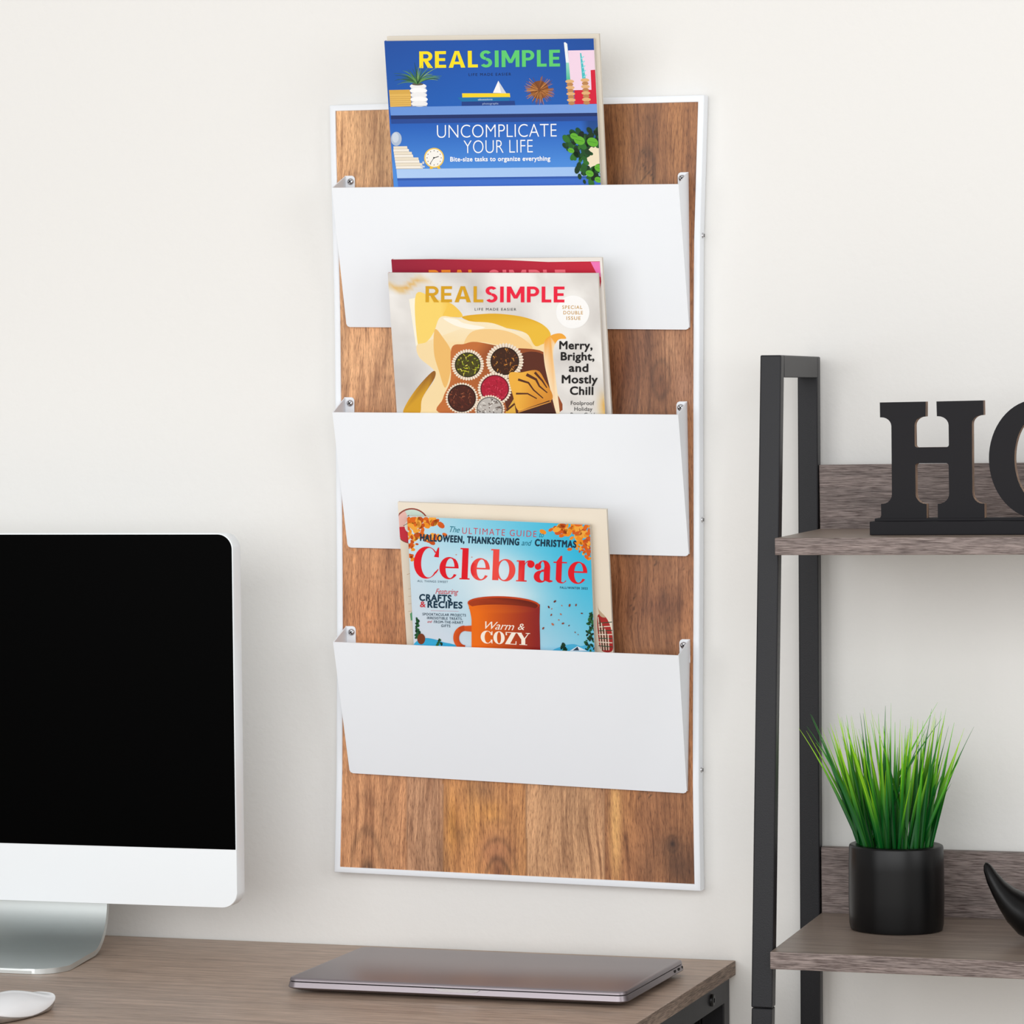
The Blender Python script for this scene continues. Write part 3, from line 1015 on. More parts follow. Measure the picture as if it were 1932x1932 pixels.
# ---- lower pocket: autumn issue with an orange mug, cream issue behind
CQ = [(425, 188), (1302, 232), (1340, 832), (470, 797)]
r, pr, w = magazine('sky blue magazine cover with an orange mug in the bottom pocket', (-0.0856, -0.0908, 1.2117), (0.1094, -0.0908, 1.2037), -0.265, 0.258, 0.0046,
                    [(0.1074, -0.0545, 1.0746), (-0.0881, -0.0555, 1.0784)], CQ, (36, 44, 54))


def sky(u, v):
    c = mixc((196, 226, 240), (44, 186, 226), u * 1.1 - 0.05)
    c = mixc(c, (214, 224, 236), np.clip(v * 2.6 - 0.35, 0, 1) * (1 - 0.55 * u))
    c = mixc(c, (232, 240, 246), np.exp(-((u - 0.42) / 0.25) ** 2 - ((v - 0.22) / 0.10) ** 2) * 0.9)
    return mixc(c, (250, 250, 250), np.exp(-((u - 0.50) / 0.18) ** 2 - ((v - 0.33) / 0.06) ** 2) * 0.8)


pr.field([(425, 188), (1302, 232), (1375, 1330), (505, 1300)], 30, 60, sky)
ro = random.Random(12)
def leaves(cx, cy, sx, sy, n, s0, s1):
    pr.group(6)
    for _ in range(n):
        x = max(432, min(1300, ro.gauss(cx, sx))); y_ = max(200, ro.gauss(cy, sy)); s = ro.uniform(s0, s1)
        pr.ell(x, y_, s, s * 0.62, ro.choice([(226, 104, 20), (240, 146, 30), (196, 78, 16), (246, 170, 60), (214, 90, 24)]), 9, rot=ro.uniform(0, 3.1))
    pr.group()
leaves(500, 214, 46, 14, 42, 10, 24); leaves(462, 262, 22, 30, 30, 8, 20); leaves(545, 292, 30, 12, 22, 8, 18); leaves(448, 345, 6, 30, 16, 6, 14)
leaves(1190, 252, 36, 16, 34, 10, 24); leaves(1268, 280, 20, 26, 30, 10, 22); leaves(1270, 346, 20, 10, 16, 8, 16); leaves(1294, 300, 8, 40, 14, 8, 16)
NAVY = (12, 52, 74)
pr.text('The', (630, 264), (678, 267), 28, (20, 120, 140), 0.0, 0.95, 0.35)
pr.text('ULTIMATE GUIDE', (690, 272), (1046, 290), 30, (206, 60, 76), -0.006, 1.25)
pr.text('to', (1060, 290), (1082, 291), 26, (20, 120, 140), 0.0, 1.0, 0.35)
pr.text('HALLOWEEN, THANKSGIVING', (489, 305), (962, 328), 31, NAVY, 0.042, 1.16)
pr.text('and', (975, 329), (1024, 331), 27, (20, 110, 136), 0.0, 1.0, 0.35)
pr.text('CHRISTMAS', (1040, 331), (1236, 340), 31, NAVY, 0.042, 1.16)


def fat_face(word, p0, p1, xh, col):
    """draws the high-contrast masthead letters as inked shapes; 100 units = x-height"""
    ADV = {'C': 127, 'e': 100, 'l': 53, 'b': 125, 'r': 87, 'a': 93, 't': 73}
    tot = sum(ADV[c] for c in word) - 4
    p0 = np.array(p0, float); p1 = np.array(p1, float)
    ux = (p1 - p0) / tot; un = ux / np.hypot(*ux); uy = np.array([un[1], -un[0]]) * xh / 100
    pen = 0.0
    for ch in word:
        def fr(p, pen=pen):
            return tuple(p0 + ux * (pen + p[0]) + uy * p[1])

        def pol(*pts):
            pr.poly([fr(p) for p in pts], col)

        def rng_(o, i, a0, a1):
            pr.ring(o, i, a0, a1, col, fr)
        if ch == 'C':
            rng_((62, 72, 62, 75), (74, 72, 38, 69), 42, 322)
            pol((98, 100), (116, 144), (122, 144), (122, 98)); pol((104, 28), (122, 46), (122, 40), (112, 24))
        elif ch == 'e':
            rng_((47, 50, 47, 52), (53, 50, 23, 46), 0, 325); pol((26, 50), (94, 50), (94, 57), (26, 57)); 
            rng_((53, 50, 41, 52), (53, 50, 21, 46), 0, 60)
        elif ch == 'l':
            pol((10, 0), (40, 0), (40, 146), (10, 146)); pol((0, 0), (50, 0), (50, 6), (0, 6)); pol((0, 140), (30, 140), (30, 146), (0, 146))
        elif ch == 'b':
            pol((8, 2), (38, 2), (38, 146), (8, 146)); pol((-2, 140), (30, 140), (30, 146), (-2, 146))
            rng_((72, 50, 48, 52), (64, 50, 26, 46), -180, 180)
        elif ch == 'r':
            pol((10, 0), (40, 0), (40, 98), (10, 98)); pol((0, 0), (52, 0), (52, 6), (0, 6)); pol((0, 92), (30, 92), (30, 98), (0, 98))
            rng_((66, 72, 28, 28), (66, 72, 26, 22), 60, 180); pr.ell(*fr((70, 82)), 17 * xh / 100, 17 * xh / 100, col, 20)
        elif ch == 'a':
            pol((48, 8), (78, 4), (78, 70), (48, 70)); rng_((46, 68, 32, 34), (40, 68, 10, 29), 0, 165)
            pr.ell(*fr((18, 72)), 15 * xh / 100, 15 * xh / 100, col, 20); rng_((32, 26, 33, 28), (42, 28, 14, 21), 60, 310)
            pol((60, 6), (76, 0), (92, 4), (92, 9), (78, 12), (66, 20)); pol((30, 48), (60, 56), (60, 62), (36, 58))
        elif ch == 't':
            pol((14, 14), (42, 10), (42, 126), (34, 126), (14, 98)); pol((0, 92), (66, 92), (66, 98), (0, 98)); rng_((42, 22, 28, 24), (50, 24, 14, 21), 180, 330)
        pen += ADV[ch]


fat_face('Celebrate', (455, 482), (1290, 514), 103, lambda p: (226, 14, 34) if p[0] < 740 or p[0] > 960 else (240, 74, 66))
pr.text('ALL THINGS SWEET', (475, 503), (622, 508), 10, (40, 78, 100), 0.0, 1.2)
pr.text('FALL/WINTER 2022', (1160, 536), (1292, 541), 10, NAVY, 0.012, 1.25)
pr.text('Featuring', (562, 560), (672, 563), 25, (206, 54, 66), 0.0, 0.95, 0.35)
pr.text('CRAFTS', (485, 592), (637, 597), 30, NAVY, 0.038, 1.12)
pr.text('&', (488, 623), (514, 624), 27, (206, 44, 56), 0.016)
pr.text('RECIPES', (525, 625), (690, 630), 30, NAVY, 0.038, 1.12)
pr.line([(540, 640), (674, 644)], 1.2, (206, 120, 130))
for s_, a, b, y_, c_ in (('SPOOKTACULAR PROJECTS', 500, 708, 663, NAVY), ('IRRESISTIBLE TREATS,', 522, 692, 681, NAVY), ('FROM-THE-HEART', 555, 695, 700, NAVY), ('GIFTS', 590, 633, 719, NAVY)):
    pr.text(s_, (a, y_), (b, y_ + (b - a) * 0.03), 12, c_, 0.008, 1.2)
pr.text('and', (523, 698), (546, 699), 12, (206, 54, 66), 0, 1.0, 0.35)
# hills and trees
pr.blob([(470, 812), (482, 780), (520, 772), (566, 780), (600, 792), (640, 800), (660, 812)], (52, 170, 214))
pr.blob([(1130, 838), (1170, 812), (1222, 802), (1262, 812), (1300, 800), (1338, 812), (1338, 838)], (70, 176, 216))
pr.poly([(1206, 834), (1244, 812), (1290, 834)], (236, 242, 248)); pr.poly([(1222, 832), (1244, 814), (1252, 832)], (44, 60, 80))
for (cx, top, bot, hw, n) in ((1308, 652, 838, 34, 60), (1176, 802, 838, 18, 16), (582, 778, 806, 14, 12), (474, 676, 776, 16, 26)):
    pr.group(6)
    for k in range(n):
        t = k / n; y_ = top + (bot - top) * t
        x = max(470, cx + ro.uniform(-1, 1) * hw * (0.15 + 0.85 * t)); s = ro.uniform(5, 11)
        pr.ell(min(x, 1330), y_, s, s * 0.6, ro.choice([(16, 60, 34), (24, 84, 44), (12, 44, 30), (40, 100, 54)]), 8, rot=ro.uniform(0, 3))
pr.group()
pr.ell(494, 776, 19, 26, (120, 58, 30), 20)
for _ in range(16):
    x = ro.uniform(1070, 1270); y_ = ro.uniform(590, 760); s = ro.uniform(3, 8)
    pr.ell(x, y_, s, s * 0.6, ro.choice([(140, 66, 44), (110, 50, 40), (190, 110, 80)]), 8, rot=ro.uniform(0, 3))
for x, y_ in ((662, 372), (737, 384)):
    pr.ell(x, y_, 3.5, 2.5, (206, 140, 120), 8)
# the mug
pr.ring((702, 770, 54, 58), (706, 772, 30, 34), 90, 270, lambda p: (222, 92, 30) if p[0] < 672 else (196, 70, 22))
pr.poly([(700, 714), (736, 712), (737, 742), (704, 738)], (214, 84, 26))
def mugc(p):
    t = (p[0] - 716) / 350.0
    return tuple(mixc((240, 112, 16), (142, 34, 34), min(1, max(0, t * 1.25 - 0.2))))
V_ = []; F_ = []
for i in range(15):
    t = i / 14
    xl = 716 + 20 * min(1, t * 3) ** 0.7; xr = 1064 - 4 * min(1, t * 3) + 6 * t
    for j in range(13):
        s = j / 12
        V_.append((xl + (xr - xl) * s, 604 + 226 * t + 14 * s * (0.5 + 0.5 * t) - 6 * math.sin(math.pi * s)))
for i in range(14):
    for j in range(12):
        a = i * 13 + j
        F_.append([a, a + 13, a + 14, a + 1])
pr.layer(); pr.add(V_, F_, mugc)
pr.ell(889, 608, 172, 36, (196, 66, 20), 40, rot=0.04); pr.ell(889, 612, 166, 31, lambda p: (110, 30, 16) if p[0] > 860 else (168, 58, 20), 40, rot=0.04)
V_ = [(889 + 166 * math.cos(a), 634 + 22 * math.sin(a) + 0.03 * (166 * math.cos(a))) for a in np.linspace(0, 2 * math.pi, 40)]
pr.poly(V_, mugc)
pr.text('Warm', (800, 728), (940, 735), 36, (250, 240, 226), 0.0, 0.95, 0.35); pr.text('&', (958, 732), (990, 734), 30, (250, 240, 226), 0.0, 1.0, 0.2)
CREAM = (252, 242, 228)
def cz(p):
    return (780 + p[0] * 2.35, 795 + p[0] * 0.12 - p[1] * 0.58)
for o_, i_, a0, a1 in (((12.5, 50, 12.5, 53), (14.5, 50, 6.5, 48), 42, 318), ((37.5, 50, 11.5, 53), (37.5, 50, 4.2, 48), 0, 360)):
    pr.ring(o_, i_, a0, a1, CREAM, cz)
for P in (((20, 70), (22.5, 100), (24, 100), (24, 68)), ((20, 30), (22.5, 0), (24, 0), (24, 32)), ((51, 100), (72, 100), (72, 95), (51, 95)), ((51, 100), (53, 100), (54, 74), (51, 74)),
          ((63, 97), (72, 97), (60, 4), (50, 4)), ((50, 0), (73, 0), (73, 5), (50, 5)), ((71, 0), (73, 0), (73, 28), (71.5, 28)), ((71, 100), (84, 100), (84, 95), (71, 95)),
          ((74, 99), (83, 99), (91, 46), (83, 44)), ((83, 48), (91, 48), (91, 0), (83, 0)), ((79, 0), (95, 0), (95, 5), (79, 5)), ((97, 98), (98.6, 98), (90, 44), (88, 48)), ((92, 100), (101, 100), (101, 95), (92, 95))):
    pr.poly([cz(p) for p in P], CREAM)
pr.build('cover', r)

r, pr, w = magazine('large cream magazine standing behind the orange mug cover in the bottom pocket', (-0.0974, -0.0858, 1.2261), (0.1258, -0.0858, 1.2194), -0.265, 0.244, 0.0044,
                    [(0.1235, -0.0480, 1.0731), (-0.1009, -0.0490, 1.0783)], [(373, 121), (1376, 158), (1418, 838), (420, 795)], (226, 214, 200))
pr.field([(373, 121), (1376, 158), (1470, 1340), (468, 1300)], 16, 24, lambda u, v: mixc((243, 233, 216), (226, 212, 190), 0.6 * v + 0.4 * vnoise(u, v, 6, 6, 70, 3)))
pr.ell(440, 236, 86, 86, (150, 70, 58), 40); pr.ell(440, 237, 80, 80, (206, 226, 214), 40)
pr.poly([(440, 237)] + [(440 + 80 * math.cos(a), 237 + 80 * math.sin(a)) for a in np.linspace(1.3, 3.1, 14)], (206, 44, 62))
pr.poly([(440, 237)] + [(440 + 80 * math.cos(a), 237 + 80 * math.sin(a)) for a in np.linspace(3.1, 4.3, 10)], (238, 190, 180))
pr.ell(440, 238, 34, 34, (236, 232, 220), 24); pr.line([(400, 236), (440, 212)], 3, (120, 90, 80))
pr.line([(418, 470), (446, 462), (450, 700)], 3, (196, 160, 120)); pr.poly([(436, 490), (448, 488), (450, 530), (438, 532)], (60, 90, 140)); pr.poly([(432, 660), (452, 640), (454, 690), (436, 692)], (96, 170, 120))
for k in range(4):
    pr.line([(424, 540 + 36 * k), (452, 538 + 36 * k)], 2, (206, 180, 150))
pr.blob([(1334, 668), (1372, 676), (1400, 740), (1406, 836), (1352, 836), (1336, 760)], (170, 44, 42))
for k in range(7):
    pr.line([(1336 + 8 * k, 676 + 14 * k), (1352 + 6 * k, 836)], 4, ((236, 226, 206), (40, 78, 56))[k % 2]); pr.line([(1338, 706 + 18 * k), (1404, 700 + 20 * k)], 4, ((40, 78, 56), (236, 226, 206))[k % 2])
pr.blob([(1332, 610), (1340, 640), (1372, 676), (1344, 668)], (196, 170, 140))
pr.build('cover', r)

# ------------------------------------------------------------------ desk
DZ, DS = 0.75312, 0.00707


def dz(x):
    return DZ + DS * x


desk = root('desk', (-0.45, -0.3, 0.0), 'taupe wood-top desk with black metal legs below the wall rack', 'desk')
TH = 0.0150
bm = bmesh.new()
pts = [(0.2384, -0.003), (0.2230, -0.60), (-1.05, -0.60), (-1.05, -0.003)]
top = [(x, y, dz(x)) for x, y in pts]; low = [(x, y, dz(x) - TH) for x, y in pts]
loops(bm, [low, top])
es = [e for e in bm.edges]
bmesh.ops.bevel(bm, geom=es, offset=0.0009, segments=2, affect='EDGES', profile=0.5)
for f in bm.faces:
    f.normal_update()
    f.material_index = 1 if abs(f.normal.x) > 0.5 else 0
ob = mesh_obj('desktop', bm, [M_desk, M_deskedge], desk)
TB = 0.024
for sx in (1, -1):
    xr_ = 0.2330 if sx > 0 else -1.045 + TB
    for yb in (-0.029, -0.585):
        sk = 0.0258 * (yb + 0.003) if sx > 0 else 0
        bm = bmesh.new(); box(bm, xr_ - TB + sk, xr_ + sk, yb - 0.0, yb + TB, 0.0, dz(xr_) - TH - 0.0002, 0.0015)
        mesh_obj('leg', bm, M_blackmetal, desk)
    bm = bmesh.new()
    zt = dz(xr_) - TH - 0.0002
    a = [(xr_ - TB, -0.030, zt - TB), (xr_, -0.030, zt - TB), (xr_, -0.030, zt), (xr_ - TB, -0.030, zt)]
    sk = -0.0145 if sx > 0 else 0
    b = [(x + sk, -0.5605, z) for x, _, z in a]
    loops(bm, [a, b])
    rail = mesh_obj('side_rail', bm, M_blackmetal, desk)
    if sx > 0:
        bb = bmesh.new()
        n = 20
        rings = []
        for rr, hh in ((0.0062, 0), (0.0062, 0.0022), (0.0052, 0.0034), (0.0026, 0.0036), (0.0024, 0.0018), (0.0003, 0.0018)):
            rings.append([(hh, rr * math.cos(2 * math.pi * i / n), rr * math.sin(2 * math.pi * i / n)) for i in range(n)])
        loops(bb, rings)
        bb.transform(Matrix.Translation((xr_ - 0.0019, -0.080, zt - 0.0125)))
        mesh_obj('bolt', bb, M_black, rail, smooth=True)
bm = bmesh.new(); box(bm, -1.02, 0.2320 - TB - 0.001, -0.026, -0.010, 0.25, dz(-1.0) - TH - 0.0004, 0.001)  # black board added at the rear to fill the space below the desktop
mesh_obj('black_infill_rear', bm, M_black, desk)
bm = bmesh.new(); box(bm, 0.2010, 0.2070, -0.53, -0.032, 0.12, dz(0.2) - TH - 0.002, 0.001)  # black board added to fill the opening inside the right leg frame
mesh_obj('black_infill_end', bm, M_black, desk)

# ------------------------------------------------------------------ desktop computer
XC = -0.513
mac = root('desktop_computer', (XC, -0.15, dz(XC)), 'silver all-in-one desktop computer with a black screen on the desk', 'computer')
W_, H_ = 0.528, 0.3842
cz_ = 1.0012
RM = Matrix.Translation((XC, -0.16, cz_)) @ Matrix.Rotation(-0.0090, 4, 'Y')
bm = bmesh.new()
base_ = rrect(W_, H_, 0.0165, 10)
rings = []
for s, y in ((0.9985, 0.0), (1.0, 0.0006), (1.0, 0.0205), (0.997, 0.0225), (0.94, 0.030), (0.80, 0.040), (0.55, 0.050), (0.25, 0.055)):
    rings.append([(x * s if s >= 0.99 else x * s, y, z * s) for x, z in base_])
loops(bm, rings)
bm.transform(RM)
mesh_obj('housing', bm, M_alu, mac, smooth=True, angle=35)
bm = bmesh.new()
CHIN = 0.0600
h_ = H_ - CHIN - 0.0012
o1 = rrect(W_ - 0.0026, h_, (0.0155, 0.0155, 0.0002, 0.0002), 10)
zc_ = H_ / 2 - 0.0012 - h_ / 2
loops(bm, [[(x, 0.0004, z + zc_) for x, z in o1], [(x, -0.0004, z + zc_) for x, z in o1]])
bm.transform(RM)
mesh_obj('screen', bm, M_glass, mac)
# stand: one bent sheet
prof = [(-0.2505, 0.0030), (-0.2505, 0.0044), (-0.2502, 0.0052)]
prof += [(-0.2500 + 0.0335 * (1 - math.cos(math.pi / 2 * k / 14)), 0.0055 + 0.0004 * k / 14) for k in range(15)]
NFLAT = len(prof)
prof += [(-0.195, 0.0062), (-0.170, 0.0068)]
cy_, cz0, R_ = -0.1440, 0.0520, 0.0450
for k in range(15):
    a = -math.pi / 2 + (math.pi / 2 + 0.10) * k / 14
    prof.append((cy_ + R_ * math.cos(a), cz0 + R_ * math.sin(a)))
prof += [(-0.1010, 0.090), (-0.1030, 0.130), (-0.1050, 0.180), (-0.1060, 0.215)]
TS = 0.0055
bm = bmesh.new()
NU = 13
outer_s, inner_s = [], []
for i, (y, z) in enumerate(prof):
    j0, j1 = max(i - 1, 0), min(i + 1, len(prof) - 1)
    t = Vector((prof[j1][0] - prof[j0][0], prof[j1][1] - prof[j0][1])).normalized()
    nrm = Vector((t.y, -t.x))
    s = min(1, max(0, (y + 0.2508) / 0.034))
    hw = 0.1060 - 0.0130 * min(1, max(0, (y + 0.22) / 0.12)) - 0.033 * (1 - math.sqrt(max(0, 1 - (1 - s) ** 2)))
    row = []
    for k in range(NU):
        u = -1 + 2 * k / (NU - 1)
        row.append((XC + u * hw, y, z))
    outer_s.append(row)
    yb_, zb_ = y + nrm.x * TS, z + nrm.y * TS
    if i < NFLAT:
        zb_ = 0.0003 if i > 0 else 0.0006; yb_ = y
    inner_s.append([(p[0], yb_, zb_) for p in row])
A = [[bm.verts.new((p[0], p[1], p[2] + dz(p[0]))) for p in r_] for r_ in outer_s]
B = [[bm.verts.new((p[0], p[1], p[2] + dz(p[0]))) for p in r_] for r_ in inner_s]
for S_, fl_ in ((A, False), (B, True)):
    for a, b in zip(S_[:-1], S_[1:]):
        for k in range(NU - 1):
            q = (a[k], a[k + 1], b[k + 1], b[k])
            bm.faces.new(q[::-1] if fl_ else q)
for i in range(len(A) - 1):
    for k in (0, NU - 1):
        bm.faces.new((A[i][k], A[i + 1][k], B[i + 1][k], B[i][k]))
for i in (0, len(A) - 1):
    for k in range(NU - 1):
        bm.faces.new((A[i][k], A[i][k + 1], B[i][k + 1], B[i][k]))
mesh_obj('stand', bm, M_alustand, mac, smooth=True, angle=40)

# ------------------------------------------------------------------ laptop
lap = root('laptop', (0.028, -0.194, dz(0.028)), 'closed dark grey laptop lying on the desk under the wall rack', 'laptop')
LW, LD = 0.3455, 0.1960
SH = Matrix.Identity(4); SH[0][1] = 0.0445
def lap_M():
    return Matrix.Translation((0.0326, -0.194, dz(0.0326))) @ Matrix.Rotation(-DS, 4, 'Y') @ SH
def slab(outs, r):
    bm = bmesh.new()
    rings = []
    for ins, z in outs:
        rings.append([(x, y, z) for x, y in rrect(LW - 2 * ins, LD - 2 * ins, max(0.001, r - ins), 8)])
    loops(bm, rings)
    bm.transform(lap_M())
    return bm
mesh_obj('base', slab([(0.016, 0.0012), (0.012, 0.0018), (0.0035, 0.0045), (0.0006, 0.0056), (0.0, 0.0064), (0.0013, 0.0113), (0.0020, 0.0117)], 0.0105), M_grey, lap, smooth=True, angle=25)
mesh_obj('lid', slab([(0.0017, 0.0122), (0.0013, 0.0125), (0.0017, 0.0141), (0.0024, 0.0152), (0.0034, 0.0155)], 0.0105), M_grey, lap, smooth=True, angle=25)
bm = bmesh.new()
loops(bm, [[(x, y, z) for x, y in rrect(LW - 0.006, LD - 0.006, 0.008, 8)] for z in (0.0110, 0.0130)])
bm.transform(lap_M()); mesh_obj('gasket', bm, M_slot, lap)
for sx in (-1, 1):
    for sy in (-1, 1):
        bm = bmesh.new()
        loops(bm, [[(sx * 0.135 + 0.007 * math.cos(t), sy * 0.06 + 0.007 * math.sin(t), z) for t in np.linspace(0, 2 * math.pi, 16, endpoint=False)] for z in (0.0001, 0.0014)])
        bm.transform(lap_M()); mesh_obj('rubber_foot', bm, M_slot, lap)
# finger notch at the front
bm = bmesh.new()
N_ = 14
rings = []
for k in range(N_ + 1):
    u = -1 + 2 * k / N_
    e = max(0.0, 1 - abs(u) ** 8)
    rings.append([(0.023 * u + 0.004, -LD / 2 + 0.0002, 0.0115), (0.023 * u + 0.004, -LD / 2 + 0.0002, 0.0115 - 0.0030 * e - 0.0001), (0.023 * u + 0.004, -LD / 2 + 0.0022, 0.0115 - 0.0030 * e - 0.0001), (0.023 * u + 0.004, -LD / 2 + 0.0022, 0.0115)])
loops(bm, rings)
bm.transform(lap_M()); nt = mesh_obj('finger_notch', bm, mat('bright_aluminium', (210, 208, 210), 0.3, metal=0.8), lap)
for k, yy in enumerate((0.062, 0.075, 0.087)):
    bm = bmesh.new()
    o1 = rrect(0.0062 if k < 2 else 0.0028, 0.0026, 0.0012, 6)
    loops(bm, [[(LW / 2 - 0.00035, yy + a, 0.0090 + b) for a, b in o1], [(LW / 2 - 0.0016, yy + a, 0.0090 + b) for a, b in o1]])
    bm.transform(lap_M()); mesh_obj('port', bm, M_slot, lap)

# ------------------------------------------------------------------ mouse
MX, MY = -0.3585, -0.4640
mouse = root('computer_mouse', (MX, MY, dz(MX)), 'white and silver wireless mouse on the desk in front of the computer', 'mouse')
MLh, MWh = 0.0585, 0.0285
def mouse_ring(scale, zf, n=72):
    out = []
    for i in range(n):
        a = 2 * math.pi * i / n
        c, s = math.cos(a), math.sin(a)
        x = MWh * scale * math.copysign(abs(c) ** 0.78, c); y = MLh * scale * math.copysign(abs(s) ** 0.84, s)
        out.append((x, y, zf(y)))
    return out


def edge(y):
    return 0.0036 + 0.0098 * min(1, abs(y / MLh)) ** 1.7


def crown(y):
    return 0.0226 * (1 - 0.37 * min(1, abs(y / MLh)) ** 2)


MM = Matrix.Translation((MX, MY, dz(MX))) @ Matrix.Rotation(-0.20, 4, 'Z')
bm = bmesh.new()
rings = [mouse_ring(0.990, lambda y: edge(y) - 0.0012), mouse_ring(1.0, lambda y: edge(y) - 0.0006)]
for sc_ in (1.0, 0.99, 0.97, 0.94, 0.89, 0.82, 0.72, 0.6, 0.46, 0.30, 0.14, 0.02):
    rings.append(mouse_ring(sc_, lambda y, q=(1 - sc_ ** 2.2) ** 0.62: edge(y) + (crown(y) - edge(y)) * q))
loops(bm, rings)
bm.transform(MM); mesh_obj('top_shell', bm, M_mousewhite, mouse, smooth=True, angle=60)
bm = bmesh.new()
rings = [mouse_ring(0.80, lambda y: 0.0003), mouse_ring(0.90, lambda y: 0.0008)]
for sc_, k in ((0.945, 0.2), (0.970, 0.45), (0.984, 0.7), (0.990, 0.9), (0.988, 1.0)):
    rings.append(mouse_ring(sc_, lambda y, k=k: 0.0009 + (edge(y) - 0.0016 - 0.0009) * k))
loops(bm, rings)
bm.transform(MM); mesh_obj('bottom_shell', bm, M_mousealu, mouse, smooth=True, angle=60)

# ------------------------------------------------------------------ ladder shelf
LMx = Matrix.Translation((0.3323, -0.030, 0.0)) @ Matrix.Rotation(0.009, 4, 'Z')
lad = root('ladder_shelf', None, 'black metal ladder shelf with grey-brown wooden boards right of the desk', 'shelf', None, LMx)
LWX = 0.62                                        # clear width between the side frames
TW, TD = 0.0205, 0.0150
def front_y(z):
    return -0.1740 - (1.374 - z) * 0.0861
for side in (0, 1):
    x1 = 0.0 if side == 0 else LWX + TW + 0.001
    x0 = x1 - TW
    bm = bmesh.new(); box(bm, x0, x1, 0.0, TD, 0.0, 1.3735, 0.0012); mesh_obj('leg', bm, M_blackmetal, lad, world_space=False)
    for (za, zb, gr) in ((0.0, 0.7550, 0.0004), (0.7556, 1.3735, 0.0)):
        bm = bmesh.new()
        a = [(x0 + gr, front_y(za), za), (x1 - gr, front_y(za), za), (x1 - gr, front_y(za) + TD, za), (x0 + gr, front_y(za) + TD, za)]
        b = [(x0 + gr, front_y(zb), zb), (x1 - gr, front_y(zb), zb), (x1 - gr, front_y(zb) + TD, zb), (x0 + gr, front_y(zb) + TD, zb)]
        loops(bm, [a, b]); bmesh.ops.bevel(bm, geom=list(bm.edges), offset=0.0012, segments=2, affect='EDGES', profile=0.5)
        mesh_obj('leg', bm, M_blackmetal, lad, world_space=False)
    bm = bmesh.new(); box(bm, x0, x1, front_y(1.3735) + TD - 0.0006, 0.0006, 1.3735 - 0.0212, 1.3735, 0.0010); mesh_obj('top_rail', bm, M_blackmetal, lad, world_space=False)
for zt, yf, tilt, hb in ((1.1995, -0.2130, 0.012, 0.0645), (0.8115, -0.2420, 0.006, 0.0660)):
    Rm = Matrix.Translation((0, 0, zt)) @ Matrix.Rotation(-tilt, 4, 'Y')
    bm = bmesh.new(); box(bm, 0.0012, LWX, yf, 0.0030, -0.0163, 0.0, 0.0008)
    for f in bm.faces:
        f.normal_update(); f.material_index = 1 if f.normal.z > 0.5 else 0
    bm.transform(Rm); sh = mesh_obj('shelf_board', bm, [M_shelf, M_shelftop], lad, world_space=False)
    bm = bmesh.new(); box(bm, 0.0012, LWX, 0.0032, 0.0145, -0.0163, hb, 0.0008)
    for f in bm.faces:
        f.normal_update(); f.material_index = 0
    bm.transform(Rm); mesh_obj('backboard', bm, M_shelf, lad, world_space=False)


def shelf_z(x, y, upper):
    lx = (LMx.inverted() @ Vector((x, y, 0))).x
    return (1.1995 + 0.012 * lx) if upper else (0.8115 + 0.006 * lx)


# ------------------------------------------------------------------ letter sign
SX, SY = 0.4165, -0.190
sz0 = shelf_z(SX, SY, True) + 0.0002
SM = Matrix.Translation((SX, SY, sz0)) @ Matrix.Rotation(-0.012, 4, 'Y')
sign = root('letter_sign', None, 'black wooden sign of standing slab-serif letters with worn brown edges on the upper shelf board', 'sign', None, SM)
U = 5.06e-4 * 32 / 193.2        # one unit of the letter drawing
def su(p):
    return ((p[0] - 120) * U, (1632 - p[1]) * U * 0.995)
bm = bmesh.new(); box(bm, 0, 0.232, 0.0, 0.032, 0, su((0, 1478))[1], 0.0006)
mesh_obj('base', bm, M_signblack, sign, world_space=False)
bm = bmesh.new(); box(bm, su((161, 0))[0], 0.224, 0.008, 0.028, su((0, 1478))[1], su((0, 1444))[1], 0.0005)
mesh_obj('plinth', bm, M_signblack, sign, world_space=False)
def arc(cx, cy, r, a0, a1, n=6, ry=None):
    ry = r if ry is None else ry
    return [(cx + r * math.cos(math.radians(a0 + (a1 - a0) * i / n)), cy + ry * math.sin(math.radians(a0 + (a1 - a0) * i / n))) for i in range(n + 1)]
Hp = [(237, 112), (768, 112), (768, 280), ]
Hp += arc(750, 388, 112, -90, -180, 6, 100)[0:]          # right underside of the left serif
Hp = [(237, 112), (768, 110), (764, 280)] + arc(742, 380, 108, -90, -180, 6, 98) + [(634, 606)] + arc(662, 606, 28, 180, 90, 4) + [(990, 634)] + arc(996, 606, 28, 90, 0, 4) \
    + arc(905, 384, 120, 0, -90, 6, 104) + [(892, 280), (890, 110), (1424, 106), (1424, 272)] + arc(1404, 372, 112, -90, -180, 6, 98) + [(1284, 1150)] + arc(1396, 1150, 112, 180, 90, 6, 132) \
    + [(1420, 1282), (1420, 1444), (884, 1444), (886, 1282)] + arc(900, 1166, 118, 90, 0, 6, 114) + [(1018, 846)] + arc(990, 846, 28, 0, -90, 4) + [(670, 816)] + arc(664, 846, 28, -90, -180, 4) \
    + [(632, 1160)] + arc(748, 1160, 116, 180, 90, 6, 122) + [(758, 1282), (758, 1444), (216, 1444), (232, 1412), (232, 1278)] + arc(256, 1166, 104, 90, 0, 6, 110) + [(366, 420)] + arc(254, 386, 112, 0, -90, 6, 102) + [(237, 284)]


